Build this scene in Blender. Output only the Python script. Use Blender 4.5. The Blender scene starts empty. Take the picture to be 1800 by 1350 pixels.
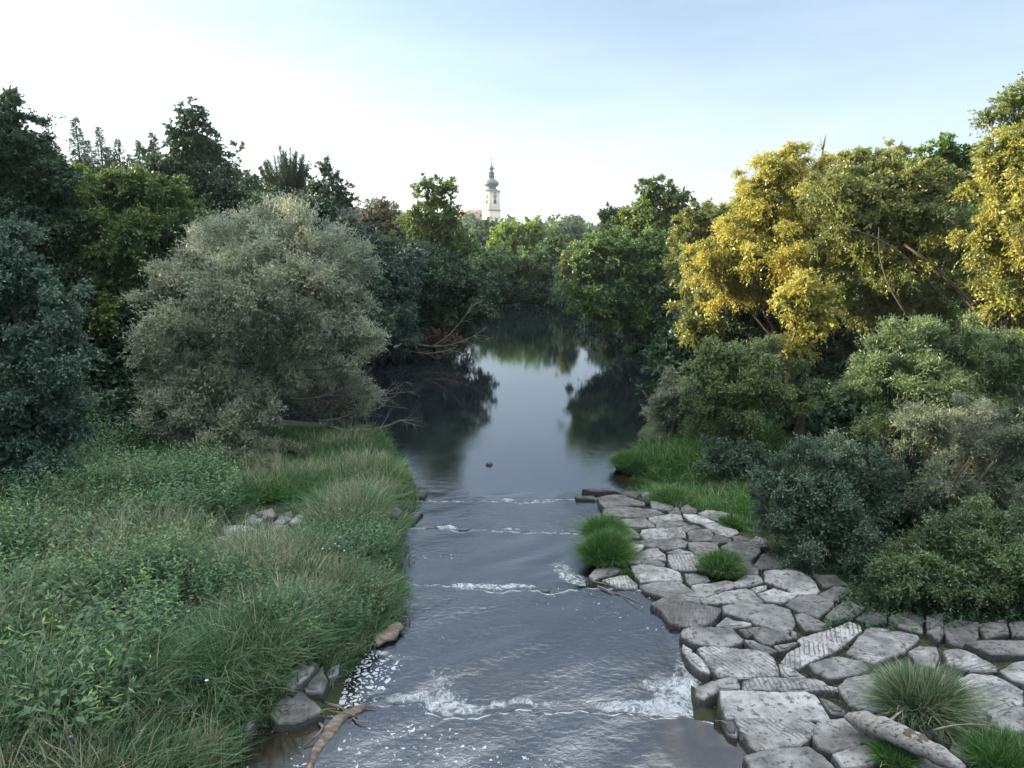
import bpy, math
import numpy as np
from mathutils import Vector
R = math.radians
C = bpy.context.scene.collection
sc = bpy.context.scene

# ---------------------------------------------------------------- camera
CAM = np.array([0.0, 0.0, 6.6]); TH = R(11.1); F = 1248.0
cd = bpy.data.cameras.new("camera"); cam = bpy.data.objects.new("camera", cd); C.objects.link(cam)
cam.location = CAM; cam.rotation_euler = (R(90) - TH, 0, 0)
cd.sensor_width = 36; cd.lens = F / 1800 * 36; cd.clip_start = 0.1; cd.clip_end = 9000
sc.camera = cam
# ---------------------------------------------------------------- sky, sun, exposure
SUN_AZ, SUN_EL = 74, 16          # degrees left of the view direction, elevation
w = bpy.data.worlds.new("World"); sc.world = w; w.use_nodes = True
nt = w.node_tree; bg = nt.nodes["Background"]
sky = nt.nodes.new("ShaderNodeTexSky"); sky.sky_type = 'NISHITA'; sky.sun_disc = False
sky.sun_elevation = R(SUN_EL); sky.sun_rotation = R(-SUN_AZ)
sky.air_density = 1.0; sky.dust_density = 1.6; sky.ozone_density = 1.6; sky.altitude = 300
bg.inputs[1].default_value = 0.15
def nlink(t, a, b): t.links.new(a, b)
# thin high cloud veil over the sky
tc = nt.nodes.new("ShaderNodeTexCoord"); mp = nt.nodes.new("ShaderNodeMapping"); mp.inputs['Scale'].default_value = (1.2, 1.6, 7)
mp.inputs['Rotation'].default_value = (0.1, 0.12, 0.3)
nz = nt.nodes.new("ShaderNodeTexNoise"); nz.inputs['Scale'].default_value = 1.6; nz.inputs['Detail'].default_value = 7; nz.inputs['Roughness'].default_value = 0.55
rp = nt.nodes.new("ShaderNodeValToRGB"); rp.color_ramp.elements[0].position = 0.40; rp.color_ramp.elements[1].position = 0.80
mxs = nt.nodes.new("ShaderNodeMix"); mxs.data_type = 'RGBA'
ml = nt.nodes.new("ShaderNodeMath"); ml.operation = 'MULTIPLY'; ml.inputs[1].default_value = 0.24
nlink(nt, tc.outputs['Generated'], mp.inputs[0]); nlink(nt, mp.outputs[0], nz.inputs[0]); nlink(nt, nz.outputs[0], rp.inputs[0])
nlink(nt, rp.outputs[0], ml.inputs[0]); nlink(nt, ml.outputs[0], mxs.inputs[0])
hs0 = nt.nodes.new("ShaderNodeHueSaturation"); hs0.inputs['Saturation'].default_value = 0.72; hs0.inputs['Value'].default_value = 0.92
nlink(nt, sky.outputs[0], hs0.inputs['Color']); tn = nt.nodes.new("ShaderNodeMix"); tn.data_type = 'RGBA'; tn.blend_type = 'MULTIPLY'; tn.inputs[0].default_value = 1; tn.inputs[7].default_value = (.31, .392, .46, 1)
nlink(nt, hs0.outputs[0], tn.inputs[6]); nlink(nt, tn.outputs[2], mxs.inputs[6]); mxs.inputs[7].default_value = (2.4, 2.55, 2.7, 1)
# added bright fill overhead, above the view, to lift the shaded parts
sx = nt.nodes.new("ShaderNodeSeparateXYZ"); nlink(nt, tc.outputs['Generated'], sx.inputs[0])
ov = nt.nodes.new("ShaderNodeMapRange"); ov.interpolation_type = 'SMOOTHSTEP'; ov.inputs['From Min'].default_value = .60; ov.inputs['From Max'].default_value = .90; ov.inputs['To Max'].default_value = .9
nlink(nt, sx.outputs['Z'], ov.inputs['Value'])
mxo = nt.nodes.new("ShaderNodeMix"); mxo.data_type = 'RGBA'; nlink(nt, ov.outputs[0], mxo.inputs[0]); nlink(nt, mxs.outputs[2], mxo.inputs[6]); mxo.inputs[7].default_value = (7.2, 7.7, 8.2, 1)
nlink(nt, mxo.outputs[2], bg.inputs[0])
sl = bpy.data.lights.new("sun", 'SUN'); so = bpy.data.objects.new("sun", sl); C.objects.link(so)
S = Vector((-math.sin(R(SUN_AZ)) * math.cos(R(SUN_EL)), math.cos(R(SUN_AZ)) * math.cos(R(SUN_EL)), math.sin(R(SUN_EL))))
so.rotation_euler = (-S).to_track_quat('-Z', 'Y').to_euler(); so.location = (-60, 20, 40)
sl.energy = 5.0; sl.angle = R(0.6); sl.color = (1.0, 0.86, 0.64)
sc.view_settings.view_transform = 'Standard'; sc.view_settings.look = 'None'
sc.view_settings.exposure = 1.96; sc.view_settings.gamma = 1; sc.view_settings.use_curve_mapping = False
sc.render.engine = 'CYCLES'; sc.cycles.use_denoising = True
sc.cycles.max_bounces = 5; sc.cycles.diffuse_bounces = 2; sc.cycles.glossy_bounces = 2; sc.cycles.transmission_bounces = 2
sc.cycles.caustics_reflective = False; sc.cycles.caustics_refractive = False

# ---------------------------------------------------------------- picture <-> world helpers
fw = np.array([0, math.cos(TH), -math.sin(TH)]); up = np.array([0, math.sin(TH), math.cos(TH)])
def ray(px, py): return fw + np.array([1., 0, 0]) * (px - 900) / F + up * (675 - py) / F
def W(px, py, Y): d = ray(px, py); return CAM + d * (Y / d[1])
def G(px, py, z=0.0): d = ray(px, py); return CAM + d * ((z - CAM[2]) / d[2])
def depth(p): return float(np.dot(np.asarray(p) - CAM, fw))
rng = np.random.default_rng(7)
_nd = np.random.default_rng(99)
_K = _nd.normal(size=(8, 3)); _K /= np.linalg.norm(_K, axis=1)[:, None]; _PH = _nd.uniform(0, 6.28, 8)
def noise(p, f=1.0):                         # smooth pseudo noise about -1..1
    p = np.asarray(p, float); a = np.zeros(p.shape[:-1])
    for i in range(8):
        a = a + np.sin((p @ _K[i]) * f * (1 + .23 * i) + _PH[i] + 1.7 * np.sin((p @ _K[(i + 3) % 8]) * f * .6))
    return a / 4.0
def sm(a, b, x): t = np.clip((x - a) / (b - a), 0, 1); return t * t * (3 - 2 * t)

# ---------------------------------------------------------------- tagging and mesh building
def tag(o, label=None, cat=None, group=None, kind=None):
    if label: o['label'] = label
    if cat: o['category'] = cat
    if group: o['group'] = group
    if kind: o['kind'] = kind
    return o
def empty(name, loc, label=None, cat=None, group=None):
    o = bpy.data.objects.new(name, None); C.objects.link(o); o.location = tuple(loc); o.empty_display_size = .3
    return tag(o, label, cat, group)
class Buf:
    def __init__(s): s.v = []; s.f = []; s.t = []; s.n = 0
    def add(s, v, f, t=None):
        v = np.asarray(v, np.float32).reshape(-1, 3); f = np.asarray(f, np.int64).reshape(-1, 4)
        s.v.append(v); s.f.append(f + s.n); s.n += len(v)
        s.t.append(np.full(len(v), .5, np.float32) if t is None else np.asarray(t, np.float32).ravel())
    def build(s, name, mat, parent=None, loc=(0, 0, 0), smooth=False, extra=None):
        v = np.concatenate(s.v) - np.asarray(loc, np.float32); f = np.concatenate(s.f)
        tri = f[:, 3] < 0
        me = bpy.data.meshes.new(name); nv, nf = len(v), len(f)
        cnt = np.where(f[:, 3] == f[:, 2], 3, 4)
        flat = f.ravel()[np.stack([np.ones(nf, bool)] * 3 + [cnt == 4], 1).ravel()]
        me.vertices.add(nv); me.vertices.foreach_set('co', v.ravel().astype(np.float32))
        me.loops.add(len(flat)); me.loops.foreach_set('vertex_index', flat.astype(np.int32))
        me.polygons.add(nf)
        st = np.concatenate([[0], np.cumsum(cnt)[:-1]]).astype(np.int32)
        me.polygons.foreach_set('loop_start', st); me.polygons.foreach_set('loop_total', cnt.astype(np.int32))
        if smooth: me.polygons.foreach_set('use_smooth', np.ones(nf, bool))
        at = me.attributes.new('tint', 'FLOAT', 'POINT'); at.data.foreach_set('value', np.concatenate(s.t))
        if extra:
            for k, a in extra.items():
                at = me.attributes.new(k, 'FLOAT', 'POINT'); at.data.foreach_set('value', np.asarray(a, np.float32))
        me.update(calc_edges=True)
        me.materials.append(mat)
        o = bpy.data.objects.new(name, me); C.objects.link(o)
        if parent is not None:
            o.parent = parent
        else: o.location = tuple(loc)
        return o
def tube(b, pts, rad, n=7, t=.5, cap=True):
    pts = np.asarray(pts, float); rad = np.asarray(rad, float); m = len(pts)
    d = np.gradient(pts, axis=0); d /= np.linalg.norm(d, axis=1)[:, None] + 1e-9
    ref = np.array([0, 0, 1.]) if abs(d[:, 2]).mean() < .8 else np.array([1., 0, 0])
    u = np.cross(d, ref); u /= np.linalg.norm(u, axis=1)[:, None] + 1e-9; v2 = np.cross(d, u)
    a = np.arange(n) / n * 2 * np.pi
    ring = pts[:, None] + rad[:, None, None] * (np.cos(a)[None, :, None] * u[:, None] + np.sin(a)[None, :, None] * v2[:, None])
    i = np.arange(m - 1)[:, None] * n; j = np.arange(n)[None]; k = (j + 1) % n
    f = np.stack([i + j, i + k, i + n + k, i + n + j], -1).reshape(-1, 4)
    v = ring.reshape(-1, 3)
    if cap:
        v = np.vstack([v, pts[:1], pts[-1:]]); c0 = m * n
        e = np.array([[q, c0, (q + 1) % n, (q + 1) % n] for q in range(n)] + [[(m - 1) * n + (q + 1) % n, c0 + 1, (m - 1) * n + q, (m - 1) * n + q] for q in range(n)])
        f = np.vstack([f, e])
    b.add(v, f, np.full(len(v), t))
def curve(a, b, bend, k=6):
    a, b = np.asarray(a, float), np.asarray(b, float); t = np.linspace(0, 1, k)[:, None]
    return a * (1 - t) + b * t + np.asarray(bend) * (4 * t * (1 - t))
def box(b, cx, cy, cz, sx, sy, sz, rz=0, t=.5):
    q = np.array([[x, y, z] for z in (-.5, .5) for y in (-.5, .5) for x in (-.5, .5)]) * (sx, sy, sz)
    c, s_ = math.cos(rz), math.sin(rz); q = np.stack([q[:, 0] * c - q[:, 1] * s_, q[:, 0] * s_ + q[:, 1] * c, q[:, 2]], 1) + (cx, cy, cz)
    b.add(q, [[0, 2, 3, 1], [4, 5, 7, 6], [0, 1, 5, 4], [2, 6, 7, 3], [0, 4, 6, 2], [1, 3, 7, 5]], [t] * 8)
def lathe(b, c, prof, n=8, rot=0, t=.5):
    c = np.asarray(c, float); a = np.arange(n) / n * 2 * np.pi + rot
    v = np.array([[c[0] + r * math.cos(x), c[1] + r * math.sin(x), z] for r, z in prof for x in a])
    f = [[i * n + j, i * n + (j + 1) % n, (i + 1) * n + (j + 1) % n, (i + 1) * n + j] for i in range(len(prof) - 1) for j in range(n)]
    b.add(v, f, [t] * len(v))

# ---------------------------------------------------------------- materials
def mat(name):
    m = bpy.data.materials.new(name); m.use_nodes = True; return m, m.node_tree, m.node_tree.nodes['Principled BSDF']
def ramp(t, src, cols, pos=None):
    r = t.nodes.new("ShaderNodeValToRGB"); e = r.color_ramp.elements
    pos = pos or [i / (len(cols) - 1) for i in range(len(cols))]
    while len(e) < len(cols): e.new(.5)
    for i, c in enumerate(cols): e[i].position = pos[i]; e[i].color = (*c, 1)
    nlink(t, src, r.inputs[0]); return r.outputs[0]
def leafm(name, cols, rough=.5, trans=.35, back=None, spec=.4, backf=.7):
    m, t, p = mat(name)
    a = t.nodes.new("ShaderNodeAttribute"); a.attribute_name = 'tint'
    c = ramp(t, a.outputs['Fac'], cols)
    if back:
        g = t.nodes.new("ShaderNodeNewGeometry"); x = t.nodes.new("ShaderNodeMix"); x.data_type = 'RGBA'
        q = t.nodes.new("ShaderNodeMath"); q.operation = 'MULTIPLY'; q.inputs[1].default_value = backf
        nlink(t, g.outputs['Backfacing'], q.inputs[0]); nlink(t, q.outputs[0], x.inputs[0])
        nlink(t, c, x.inputs[6]); x.inputs[7].default_value = (*back, 1); c = x.outputs[2]
    nlink(t, c, p.inputs['Base Color']); p.inputs['Roughness'].default_value = rough; p.inputs['Specular IOR Level'].default_value = spec
    tr = t.nodes.new("ShaderNodeBsdfTranslucent"); nlink(t, c, tr.inputs[0])
    mx = t.nodes.new("ShaderNodeMixShader"); mx.inputs[0].default_value = trans
    nlink(t, p.outputs[0], mx.inputs[1]); nlink(t, tr.outputs[0], mx.inputs[2]); nlink(t, mx.outputs[0], t.nodes['Material Output'].inputs[0])
    return m
def noisem(name, cols, scale=4, rough=.85, bump=.3, dist=.05, pos=None, detail=6, stretch=(1, 1, 1), spec=.3, bscale=None):
    m, t, p = mat(name)
    tc = t.nodes.new("ShaderNodeTexCoord"); mp = t.nodes.new("ShaderNodeMapping"); mp.inputs['Scale'].default_value = stretch
    nlink(t, tc.outputs['Object'], mp.inputs[0])
    n = t.nodes.new("ShaderNodeTexNoise"); n.inputs['Scale'].default_value = scale; n.inputs['Detail'].default_value = detail; n.inputs['Roughness'].default_value = .62
    nlink(t, mp.outputs[0], n.inputs[0]); c = ramp(t, n.outputs[0], cols, pos)
    nlink(t, c, p.inputs['Base Color']); p.inputs['Roughness'].default_value = rough; p.inputs['Specular IOR Level'].default_value = spec
    if bump:
        n2 = t.nodes.new("ShaderNodeTexNoise"); n2.inputs['Scale'].default_value = bscale or scale * 3; n2.inputs['Detail'].default_value = 8; n2.inputs['Roughness'].default_value = .65
        nlink(t, mp.outputs[0], n2.inputs[0])
        b = t.nodes.new("ShaderNodeBump"); b.inputs['Strength'].default_value = bump; b.inputs['Distance'].default_value = dist
        nlink(t, n2.outputs[0], b.inputs['Height']); nlink(t, b.outputs[0], p.inputs['Normal'])
    return m
M = {}
M['bark'] = noisem('bark', [(.035, .028, .02), (.10, .082, .06), (.17, .15, .12)], 6, .9, .6, .03, stretch=(3, 3, .6))
M['bark_pale'] = noisem('pale_bark', [(.09, .075, .055), (.20, .17, .13), (.30, .27, .22)], 6, .9, .6, .03, stretch=(3, 3, .6))
M['soil'] = noisem('soil', [(.012, .014, .007), (.03, .035, .014), (.035, .06, .018), (.06, .055, .03)], .9, .95, .8, .15, [.3, .45, .6, .8], 10)
# willow / tree leaves: colours are those of the leaves themselves
M['silver'] = leafm('silver_willow_leaf', [(.10, .13, .065), (.23, .26, .15), (.36, .39, .25), (.50, .41, .20)], .45, .32, back=(.50, .54, .44), spec=.5)
M['poplar'] = leafm('poplar_leaf', [(.024, .055, .034), (.045, .095, .058), (.085, .145, .095), (.15, .21, .15)], .45, .26, back=(.20, .27, .21), spec=.45, backf=.5)
M['dark'] = leafm('dark_leaf', [(0.018, 0.046, 0.021), (0.034, 0.075, 0.034), (0.055, 0.104, 0.047), (0.085, 0.143, 0.058)], .5, .3)
M['mid'] = leafm('green_leaf', [(0.037, 0.081, 0.026), (0.075, 0.147, 0.044), (0.125, 0.217, 0.056), (0.217, 0.300, 0.075)], .5, .35)
M['maple'] = leafm('maple_leaf', [(0.035, 0.070, 0.025), (0.070, 0.126, 0.035), (0.126, 0.196, 0.042), (0.238, 0.280, 0.056)], .5, .4)
M['bright'] = leafm('bright_leaf', [(0.066, 0.132, 0.026), (0.132, 0.225, 0.039), (0.225, 0.330, 0.053), (0.344, 0.437, 0.079)], .5, .4)
M['yellow'] = leafm('yellow_leaf', [(.11, .14, .02), (.30, .29, .03), (.50, .45, .08), (.68, .52, .09)], .38, .42, back=(.46, .44, .18), spec=.6, backf=.4)
M['olive'] = leafm('olive_willow_leaf', [(0.060, 0.096, 0.024), (0.132, 0.168, 0.036), (0.240, 0.264, 0.054), (0.408, 0.360, 0.060)], .42, .35, back=(.28, .29, .13), spec=.5, backf=.45)
M['willow'] = leafm('willow_leaf', [(0.047, 0.088, 0.030), (0.095, 0.155, 0.047), (0.155, 0.223, 0.074), (0.243, 0.284, 0.081)], .42, .32, back=(.20, .25, .18), spec=.55, backf=.5)
M['greybush'] = leafm('grey_bush_leaf', [(.028, .055, .030), (.06, .105, .06), (.11, .165, .10), (.18, .24, .15)], .5, .24, back=(.22, .29, .21), spec=.4, backf=.55)
M['drywillow'] = leafm('pale_willow_leaf', [(0.060, 0.084, 0.036), (0.132, 0.168, 0.084), (0.228, 0.252, 0.144), (0.360, 0.348, 0.216)], .42, .28, back=(.30, .33, .26), spec=.55, backf=.6)
M['brown'] = leafm('brown_leaf', [(.03, .04, .018), (.07, .065, .028), (.12, .085, .035), (.18, .11, .045)], .5, .35)
M['red'] = leafm('red_leaf', [(.04, .022, .016), (.075, .03, .022), (.12, .045, .03), (.14, .07, .035)], .5, .3)
M['needle'] = leafm('needle', [(0.023, 0.049, 0.026), (0.039, 0.078, 0.039), (0.072, 0.117, 0.052), (0.117, 0.156, 0.065)], .55, .15)
M['farleaf'] = leafm('far_leaf', [(0.045, 0.090, 0.045), (0.083, 0.149, 0.075), (0.135, 0.209, 0.090), (0.209, 0.284, 0.120)], .55, .3)
M['grass'] = leafm('grass_blade', [(.014, .045, .012), (.04, .115, .028), (.075, .19, .042), (.16, .27, .08), (.42, .38, .22)], .45, .35, spec=.4)
M['drygrass'] = leafm('mixed_grass_blade', [(.018, .055, .024), (.045, .115, .045), (.085, .18, .07), (.19, .25, .13), (.48, .42, .30)], .5, .3, spec=.4)
M['weed'] = leafm('weed_leaf', [(.015, .045, .02), (.035, .095, .04), (.07, .155, .062), (.15, .25, .095), (.36, .40, .08)], .5, .32, back=(.11, .17, .10), spec=.45, backf=.4)
M['white_petal'] = leafm('white_petal', [(.6, .6, .6), (.8, .8, .8)], .6, .3)
M['violet'] = leafm('violet_petal', [(.20, .12, .28), (.34, .22, .42)], .6, .3)
M['wood'] = noisem('bleached_wood', [(.08, .07, .06), (.34, .31, .29), (.50, .47, .44)], 4, .85, 1, .04, [.34, .47, .7], stretch=(1.2, 7, 7))
M['tanwood'] = noisem('wet_tan_wood', [(.035, .027, .02), (.13, .10, .075), (.27, .225, .18)], 3, .6, .5, .03, [.3, .5, .7], stretch=(1, 4, 4))
M['wetrock'] = noisem('wet_rock', [(.02, .02, .02), (.06, .06, .06), (.12, .115, .11)], 5, .35, .6, .04, spec=.5)

def stonem(name, groove=None, seed=0, dark=1.0):
    m, t, p = mat(name)
    tc = t.nodes.new("ShaderNodeTexCoord"); oi = t.nodes.new("ShaderNodeObjectInfo")
    add = t.nodes.new("ShaderNodeVectorMath"); add.operation = 'MULTIPLY_ADD'
    add.inputs[1].default_value = (1, 1, 1)
    nlink(t, tc.outputs['Object'], add.inputs[0])
    sc_ = t.nodes.new("ShaderNodeVectorMath"); sc_.operation = 'SCALE'; sc_.inputs[0].default_value = (31, 17, 9); nlink(t, oi.outputs['Random'], sc_.inputs['Scale'])
    nlink(t, sc_.outputs[0], add.inputs[2])
    n = t.nodes.new("ShaderNodeTexNoise"); n.inputs['Scale'].default_value = 2.2; n.inputs['Detail'].default_value = 10; n.inputs['Roughness'].default_value = .68
    nlink(t, add.outputs[0], n.inputs[0])
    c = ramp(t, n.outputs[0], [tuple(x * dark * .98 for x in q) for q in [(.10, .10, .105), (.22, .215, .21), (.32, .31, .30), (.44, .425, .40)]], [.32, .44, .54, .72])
    # lichen and dirt speckle
    n3 = t.nodes.new("ShaderNodeTexNoise"); n3.inputs['Scale'].default_value = 11; n3.inputs['Detail'].default_value = 6; n3.inputs['Roughness'].default_value = .7
    nlink(t, add.outputs[0], n3.inputs[0])
    msk = ramp(t, n3.outputs[0], [(1, 1, 1), (0, 0, 0)], [.38, .47])
    x = t.nodes.new("ShaderNodeMix"); x.data_type = 'RGBA'; nlink(t, msk, x.inputs[0]); nlink(t, c, x.inputs[6]); x.inputs[7].default_value = (.075 * dark, .072 * dark, .06 * dark, 1)
    c = x.outputs[2]
    n4 = t.nodes.new("ShaderNodeTexNoise"); n4.inputs['Scale'].default_value = 1.3; n4.inputs['Detail'].default_value = 5; n4.inputs['Roughness'].default_value = .6; n4.inputs['Distortion'].default_value = .8
    nlink(t, add.outputs[0], n4.inputs[0]); stn = ramp(t, n4.outputs[0], [(.55, .55, .55), (0, 0, 0)], [.36, .50])
    x5 = t.nodes.new("ShaderNodeMix"); x5.data_type = 'RGBA'; nlink(t, stn, x5.inputs[0]); nlink(t, c, x5.inputs[6]); x5.inputs[7].default_value = (.07 * dark, .068 * dark, .058 * dark, 1); c = x5.outputs[2]
    # per-stone tone
    hs = t.nodes.new("ShaderNodeMath"); hs.operation = 'MULTIPLY_ADD'; hs.inputs[1].default_value = .75; hs.inputs[2].default_value = .50; nlink(t, oi.outputs['Random'], hs.inputs[0])
    hv = t.nodes.new("ShaderNodeHueSaturation"); nlink(t, hs.outputs[0], hv.inputs['Value']); nlink(t, c, hv.inputs['Color']); c = hv.outputs[0]
    # flanks darken towards the foot (attribute tint: 1 on the top, 0 at the foot)
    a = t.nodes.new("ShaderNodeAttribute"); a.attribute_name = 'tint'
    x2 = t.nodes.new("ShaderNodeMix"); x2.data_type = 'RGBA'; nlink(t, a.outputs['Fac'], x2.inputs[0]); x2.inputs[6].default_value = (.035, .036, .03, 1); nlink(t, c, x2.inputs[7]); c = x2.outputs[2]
    n2 = t.nodes.new("ShaderNodeTexNoise"); n2.inputs['Scale'].default_value = 9; n2.inputs['Detail'].default_value = 9; n2.inputs['Roughness'].default_value = .7
    nlink(t, add.outputs[0], n2.inputs[0]); h = n2.outputs[0]
    if groove is not None:
        mp = t.nodes.new("ShaderNodeMapping"); mp.inputs['Rotation'].default_value = (0, 0, groove); nlink(t, tc.outputs['Object'], mp.inputs[0])
        wv = t.nodes.new("ShaderNodeTexWave"); wv.inputs['Scale'].default_value = 4.6; wv.inputs['Distortion'].default_value = 2.2; wv.inputs['Detail'].default_value = 5; wv.inputs['Detail Scale'].default_value = 1.4
        nlink(t, mp.outputs[0], wv.inputs[0])
        g = ramp(t, wv.outputs['Fac'], [(0, 0, 0), (1, 1, 1)], [.03, .22])
        brk = t.nodes.new("ShaderNodeTexNoise"); brk.inputs['Scale'].default_value = 3.2; brk.inputs['Detail'].default_value = 2; nlink(t, add.outputs[0], brk.inputs[0])
        bm_ = ramp(t, brk.outputs[0], [(0, 0, 0), (1, 1, 1)], [.47, .60])
        mxg = t.nodes.new("ShaderNodeMath"); mxg.operation = 'MAXIMUM'; nlink(t, g, mxg.inputs[0]); nlink(t, bm_, mxg.inputs[1])
        x3 = t.nodes.new("ShaderNodeMix"); x3.data_type = 'RGBA'; nlink(t, mxg.outputs[0], x3.inputs[0]); x3.inputs[6].default_value = (.17, .166, .158, 1); nlink(t, c, x3.inputs[7]); c = x3.outputs[2]
        ad = t.nodes.new("ShaderNodeMath"); ad.operation = 'MULTIPLY_ADD'; ad.inputs[1].default_value = .8; nlink(t, mxg.outputs[0], ad.inputs[0]); nlink(t, h, ad.inputs[2]); h = ad.outputs[0]
    nlink(t, c, p.inputs['Base Color']); p.inputs['Roughness'].default_value = .8; p.inputs['Specular IOR Level'].default_value = .35
    b = t.nodes.new("ShaderNodeBump"); b.inputs['Strength'].default_value = .85; b.inputs['Distance'].default_value = .05; nlink(t, h, b.inputs['Height']); nlink(t, b.outputs[0], p.inputs['Normal'])
    return m
M['stone'] = stonem('slab_stone')
M['stoned'] = stonem('dark_slab_stone', dark=.55)  # darker copy: wet slabs, and slabs with bush shade put into their colour
GA = {0: 0.0, 20: R(20), 70: R(70), 110: R(110), 150: R(150), 90: R(90)}
for k, v in GA.items(): M['g%d' % k] = stonem('grooved_stone_%d' % k, groove=v)

# ---------------------------------------------------------------- river outline, water levels, terrain height
# step lips: (picture x, y) polylines, water level on the camera side / far side
LV = [0.60, 0.42, 0.27, 0.13, 0.0]
LIPS = [[(-100, 1290), (430, 1280), (560, 1262), (640, 1243), (690, 1238), (742, 1240), (752, 1256), (800, 1262), (838, 1268), (850, 1258), (870, 1252), (935, 1249), (942, 1262), (952, 1250), (1040, 1252), (1120, 1258), (1200, 1262), (1290, 1275), (1900, 1340)],
        [(-100, 1000), (560, 1015), (700, 1023), (760, 1028), (870, 1040), (945, 1036), (955, 1044), (975, 1046), (1000, 1036), (1080, 1033), (1150, 1040), (1900, 1060)],
        [(-100, 930), (600, 930), (715, 928), (790, 930), (805, 934), (830, 931), (900, 935), (970, 936), (1030, 940), (1900, 950)],
        [(-100, 878), (600, 878), (740, 880), (850, 881), (900, 882), (920, 885), (950, 882), (1000, 877), (1030, 876), (1100, 872), (1900, 860)]]
LW = [np.array([G(x, y, LV[i])[:2] for x, y in l]) for i, l in enumerate(LIPS)]
def lipy(i, x): return np.interp(x, LW[i][:, 0], LW[i][:, 1]) + .03 * np.sin(x * 9 + i) + .018 * np.sin(x * 23 + 2 * i)
def level(x, y, soft=.0):
    x = np.asarray(x, float); z = np.full(np.broadcast(x, y).shape, LV[0])
    for i in range(4): z = np.where(y > lipy(i, x), LV[i + 1], z)
    return z
def lvl(x, y):                       # smooth version for banks
    Y = [0, 8, 10.5, 14.2, 16.5, 18.5, 21, 5000]; Z = [.6, .6, .42, .3, .15, .03, 0, 0]
    return np.interp(y, Y, Z)
def GL(px, py, dz=0.0):              # ground point at bank level under a pixel
    z = .2
    for _ in range(5): p = G(px, py, z + dz); z = float(lvl(p[0], p[1]))
    return G(px, py, z + dz)
RIV = [(300, 1500), (400, 1350), (440, 1280), (560, 1262), (600, 1180), (655, 1130), (700, 1095), (706, 1040), (700, 950), (722, 905), (738, 865), (705, 800), (678, 765), (600, 752), (500, 742), (380, 735), (330, 715), (470, 690), (600, 640), (700, 603), (790, 572), (835, 550), (868, 537), (985, 537), (1005, 548), (1060, 578), (1130, 612), (1215, 640), (1180, 700), (1130, 750), (1088, 800), (1120, 846), (1040, 880), (1028, 910), (1030, 990), (1140, 1045), (1200, 1120), (1228, 1200), (1245, 1255), (1310, 1340), (1380, 1500)]
RW = np.array([GL(x, y)[:2] for x, y in RIV])
RW = np.vstack([RW, [[4.2, 2], [6, -30], [-7, -30], [-4.5, 2]]])
def inpoly(x, y, P):
    x = np.asarray(x, float); y = np.asarray(y, float); r = np.zeros(x.shape, bool); n = len(P)
    for i in range(n):
        a, b = P[i], P[(i + 1) % n]
        c = (a[1] > y) != (b[1] > y)
        r ^= c & (x < (b[0] - a[0]) * (y - a[1]) / (b[1] - a[1] + 1e-12) + a[0])
    return r
def sdist(x, y, P=None):                # >0 on land
    P = RW if P is None else P
    x = np.asarray(x, float); y = np.asarray(y, float); d = np.full(x.shape, 1e9); n = len(P)
    for i in range(n):
        a, b = P[i], P[(i + 1) % n]; e = b - a; L = (e ** 2).sum() + 1e-12
        t = np.clip(((x - a[0]) * e[0] + (y - a[1]) * e[1]) / L, 0, 1)
        d = np.minimum(d, np.hypot(x - a[0] - t * e[0], y - a[1] - t * e[1]))
    return np.where(inpoly(x, y, P), -d, d)
def height(x, y):
    x = np.asarray(x, float); y = np.asarray(y, float); s = sdist(x, y); L = lvl(x, y)
    p3 = np.stack([x, y, x * 0], -1); n1 = noise(p3, .9); n2 = noise(p3, .25)
    right = x > 0
    land_r = -.15 + .12 * sm(.1, 1.6, s) + .05 * np.clip(s, 0, 9) + .02 * n1          # laid slabs slope up gently
    grassy = sm(18.3, 20, y)
    land_r = land_r * (1 - grassy) + grassy * (.02 + .45 * sm(0, 2.2, s) + .05 * np.clip(s, 0, 12) + .08 * n1)
    land_l = .02 + .35 * sm(0, 1.0, s) + .035 * np.clip(s, 0, 12) + .10 * n1 * sm(0, 1.5, s)
    land = np.where(right, land_r, land_l)
    land = land + 9 * sm(-20, -75, x) * sm(-10, 30, y) + 3 * sm(18, 70, x)
    land = land + 13 * sm(110, 380, y) + 24 * sm(420, 1200, y) * sm(150, -350, x) + .6 * n2 * sm(8, 40, s)
    z = np.where(s > 0, land, np.maximum(-.9, .9 * s) - .02)
    return L + z
def stone_z(x, y):
    s = float(sdist(np.array([x]), np.array([y]))[0]); n = float(noise(np.array([x, y, 3.]), 1.3))
    if x > 0: return float(lvl(x, y)) + .10 + .05 * np.clip(s, 0, 9) + .02 * n
    return float(height(np.array([x]), np.array([y]))[0]) + .13

# ground: one sheet, fine near the river, coarse to the horizon
def axis(lo, hi, flo, fhi, step, grow):
    a = list(np.arange(flo, fhi, step)); s = step; v = fhi
    while v < hi: a.append(v); s *= grow; v += s
    a.append(hi); s = step; v = flo - step; pre = []
    while v > lo: pre.append(v); s *= grow; v -= s
    return np.array(([lo] + pre[::-1]) + a)
gx = axis(-4000, 4000, -16, 16, .16, 1.07); gy = axis(-400, 7000, 5, 30, .16, 1.06)
X, Yy = np.meshgrid(gx, gy); Z = height(X, Yy)
nx, ny = len(gx), len(gy)
i = np.arange(ny - 1)[:, None] * nx; j = np.arange(nx - 1)[None]
gb = Buf(); gb.add(np.stack([X, Yy, Z], -1), np.stack([i + j, i + j + 1, i + nx + j + 1, i + nx + j], -1))
tag(gb.build('ground', M['soil'], smooth=True), kind='structure')

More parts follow.
